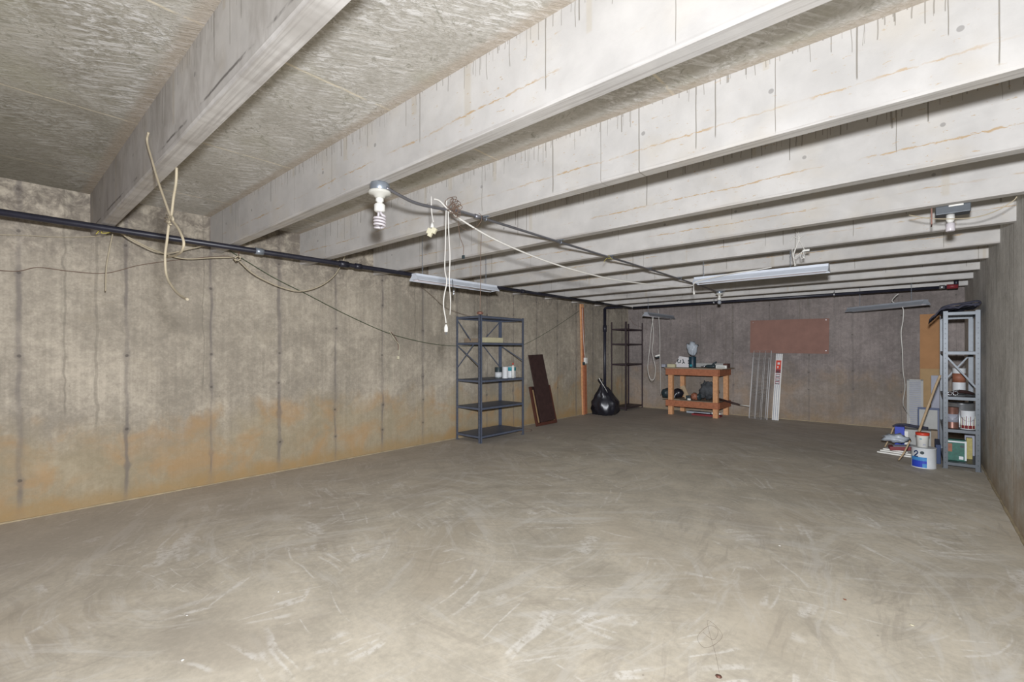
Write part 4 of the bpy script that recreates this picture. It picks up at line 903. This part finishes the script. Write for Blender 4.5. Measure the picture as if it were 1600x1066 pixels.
boxobj('glue_box', 'small yellow box behind the green tin on the bottom shelf of the steel rack', 'box', (5.60, 7.36, z1), (5.65, 7.42, z1+.24), 'yellow', .004)
boxobj('grey_panel', 'grey blue board standing at the right of the bottom shelf of the steel rack', 'panel', (5.60, 7.62, z1), (5.685, 7.64, z1+.33), 'greyp', .002)
# ------------------------------------------------------------------ floor clutter in front of the rack
t = can('paint_can', 'large white and blue paint can marked 2, on the floor before the steel rack', 5.235, 6.95, 0, .108, .225, 'labelwhite', None, 'tin')
def facept(ang, z, r=.1085): return Vector((5.235+r*math.cos(ang), 6.95+r*math.sin(ang), z))
view = math.atan2(0-6.95, CX-5.235)
def patch(mb, a0, a1, z0, z1, m, r=.1085, n=8):
    for k in range(n):
        b0, b1 = a0+(a1-a0)*k/n, a0+(a1-a0)*(k+1)/n
        P = [facept(b0, z0, r), facept(b1, z0, r), facept(b1, z1, r), facept(b0, z1, r)]
        vs2 = [mb.b.verts.new(q) for q in P]; f = mb.b.faces.new(vs2)
        mb._tag([f], m, True)
    return mb
mb = MB(); patch(mb, view-1.15, view+.25, .012, .085, 'blue'); patch(mb, view-1.15, view+.25, .0851, .125, 'lblue'); patch(mb, view-.1, view+.25, .012, .055, 'lblue', .1095)
M['labelblue'] = M['blue']; part(mb, 'blue_label', t)
def arc2(): 
    # the numeral 2 as a stroke: (angle offset, height)
    s = [(-.78, .168), (-.72, .186), (-.60, .192), (-.50, .184), (-.48, .170), (-.56, .155), (-.70, .140), (-.80, .128), (-.46, .128)]
    return [facept(view+a, z, .110) for a, z in s]
part(MB().tube(arc2(), .0065, 'navy', 6), 'numeral', t, 'navy numeral 2')
part(MB().lathe(facept(view-.12, .175, .108), [(.018, 0), (.018, .003)], 'darkcan', 16, (math.cos(view-.12), math.sin(view-.12), 0)), 'label_mark', t)
t = thing('spackle_tub', 'small white tub with a red rim standing on the large paint can', 'tub', (5.22, 6.95, .226))
part(MB().lathe((5.225, 6.95, .2265), [(.048, 0), (.054, .13), (.055, .131)], 'white', 24), 'body', t)
part(MB().lathe((5.225, 6.95, .357), [(.058, 0), (.061, .004), (.061, .030), (.056, .032)], 'red', 24), 'lid', t)
part(MB().box((5.228, 6.90, .25), (5.252, 6.9035, .265), 'greyp').box((5.20, 6.8985, .315), (5.23, 6.901, .325), 'teal'), 'label_mark', t)
cord('wooden_stick', [(5.19, 7.12, .35), (5.26, 7.10, .62), (5.335, 7.085, .90), (5.375, 7.08, 1.03)], [.013]*19, 'stick', 'long pale wooden stick leaning on the steel rack above the red rimmed tub', 'stick')
# lower part of stick behind the tub down to the floor
cord('paint_stirrer', [(5.02, 6.86, .06), (5.07, 6.84, .16), (5.12, 6.835, .30)], .008, 'stick', 'short pale wood stirrer leaning on the left side of the large paint can', 'stick')
for k, (dx, dy, l, lab) in enumerate(((0, 0, .42, 'lowest white trim board on the floor left of the large paint can'), (.03, .05, .36, 'middle white trim board in the floor pile left of the large can'), (.06, .09, .25, 'top short white trim board in the floor pile left of the large can'))):
    o = boxobj('trim_board', lab, 'board', (4.80+dx, 7.50+dy, .001+.018*k), (4.80+dx+l, 7.62+dy, .017+.018*k), 'white', .002, 'white trim boards on the floor', -.28)
t = thing('paint_tray', 'dark red paint tray lying on the white trim boards', 'tray', (5.06, 7.62, .06))
Rm = Matrix.Translation((5.04, 7.62, .062)) @ Matrix.Rotation(.15, 4, 'Z') @ Matrix.Rotation(-.10, 4, 'Y')
part(MB().box((-.13, -.07, 0), (.17, .09, .045), 'maroon', Rm, .008), 'tray_body', t)
part(MB().box((-.09, -.05, .046), (.12, .07, .052), 'greyp', Rm), 'dried_paint', t)
o = blob((4.97, 7.72, .125), (.12, .09, .05), 4.4, 'clear', .5, 3, None, 2.6, .4).go('plastic_wrap'); tag(o, 'crumpled clear plastic wrap lying on the dark red tray', 'plastic')
t = thing('storage_box', 'blue and white cardboard box behind the dark red tray', 'box', (5.03, 8.05, 0))
xb0 = pl(1398, 690, 'y', 8.0).x
part(MB().box((xb0, 7.98, .0), (xb0+.10, 8.18, .30), 'blue', None, .004), 'blue_end', t)
part(MB().box((xb0+.101, 7.98, .0), (xb0+.36, 8.18, .275), 'ventw', None, .004), 'body', t)
part(MB().box((xb0+.10, 7.976, .05), (xb0+.135, 7.9795, .25), 'white'), 'label', t)
o = MB().tube(spline([(xb0-.02, 7.97, .30), (xb0+.05, 7.99, .335), (xb0+.2, 8.03, .315), (xb0+.33, 8.06, .30)], 5), [.012]*7+[.02]*9, 'cloth', 8).go('folded_umbrella'); tag(o, 'thin dark folded umbrella lying across the blue and white box', 'umbrella')
cord('paint_stirrer', [(xb0-.10, 7.93, .02), (xb0-.055, 7.94, .14), (xb0-.01, 7.95, .29)], .009, 'stick', 'thin stick leaning on the left end of the blue and white box', 'stick')
t = thing('framed_panel', 'navy edged white panel propped up behind the leaning wooden stick', 'panel', (5.24, 8.5, 0))
xf0, xf1 = pl(1434, 650, 'y', 8.45).x, pl(1468, 650, 'y', 8.45).x
Rm = Matrix.Translation((0, 8.45, .003)) @ Matrix.Rotation(-.08, 4, 'X')
part(MB().box((xf0, 0, 0), (xf1, .02, .53), 'navy', Rm, .003), 'frame', t); part(MB().box((xf0+.015, -.004, .03), (xf0+.20, -.0005, .50), 'ventw', Rm), 'panel', t); part(MB().box((xf0+.215, -.004, .03), (xf1-.008, -.0005, .50), 'greyp', Rm), 'side_panel', t)
boxobj('storage_box', 'pale cardboard box on the floor behind the large paint can', 'box', (5.29, 8.19, .001), (5.38, 8.36, .26), 'tan', .004)
boxobj('storage_box', 'dark blue flat box on the floor at the left foot of the steel rack', 'box', (5.34, 7.25, .001), (5.385, 7.75, .22), 'navy', .004)
o = blob((5.40-.065, 8.93, .56), (.05, .05, .055), 1.9, 'darkcan', .2, 3).go('door_knob')
bpy.data.objects.remove(o)
# ------------------------------------------------------------------ bits on the floor
random.seed(21)
def fp(u, v): return pl(u, v, 'z', .002)
cord('loose_thread', [fp(1098, 988), fp(1115, 1000), fp(1122, 985), fp(1108, 978), fp(1090, 995), fp(1100, 1012), fp(1120, 1005), fp(1128, 990), fp(1105, 970), fp(1118, 1022), fp(1124, 1052)], .0004, 'wire', 'thin dark thread lying in curls on the floor near the bottom of the picture', 'thread')
def chip(u, v, r, m, lab):
    b = blob((0, 0, 0), (r, r*.8, r*.3), u*.1, m, .4, 1); o = b.go('paint_chip'); o.location = fp(u, v)-Vector((0, 0, .0015)); tag(o, lab, 'debris', 'small chips on the floor')
chip(1123, 1058, .014, 'copper', 'small pinkish chip on the floor at the bottom edge of the picture')
chip(285, 1032, .010, 'white', 'small white chip on the floor at the lower left')
chip(292, 962, .009, 'white', 'tiny white chip on the floor left of centre')
chip(435, 925, .007, 'white', 'tiny white chip on the floor left of the middle')
chip(1218, 853, .009, 'white', 'tiny pale chip on the open floor right of the middle')
chip(1425, 977, .010, 'cream', 'pale chip on the floor at the lower right')
chip(1320, 937, .008, 'orange', 'tiny orange chip on the floor at the right')
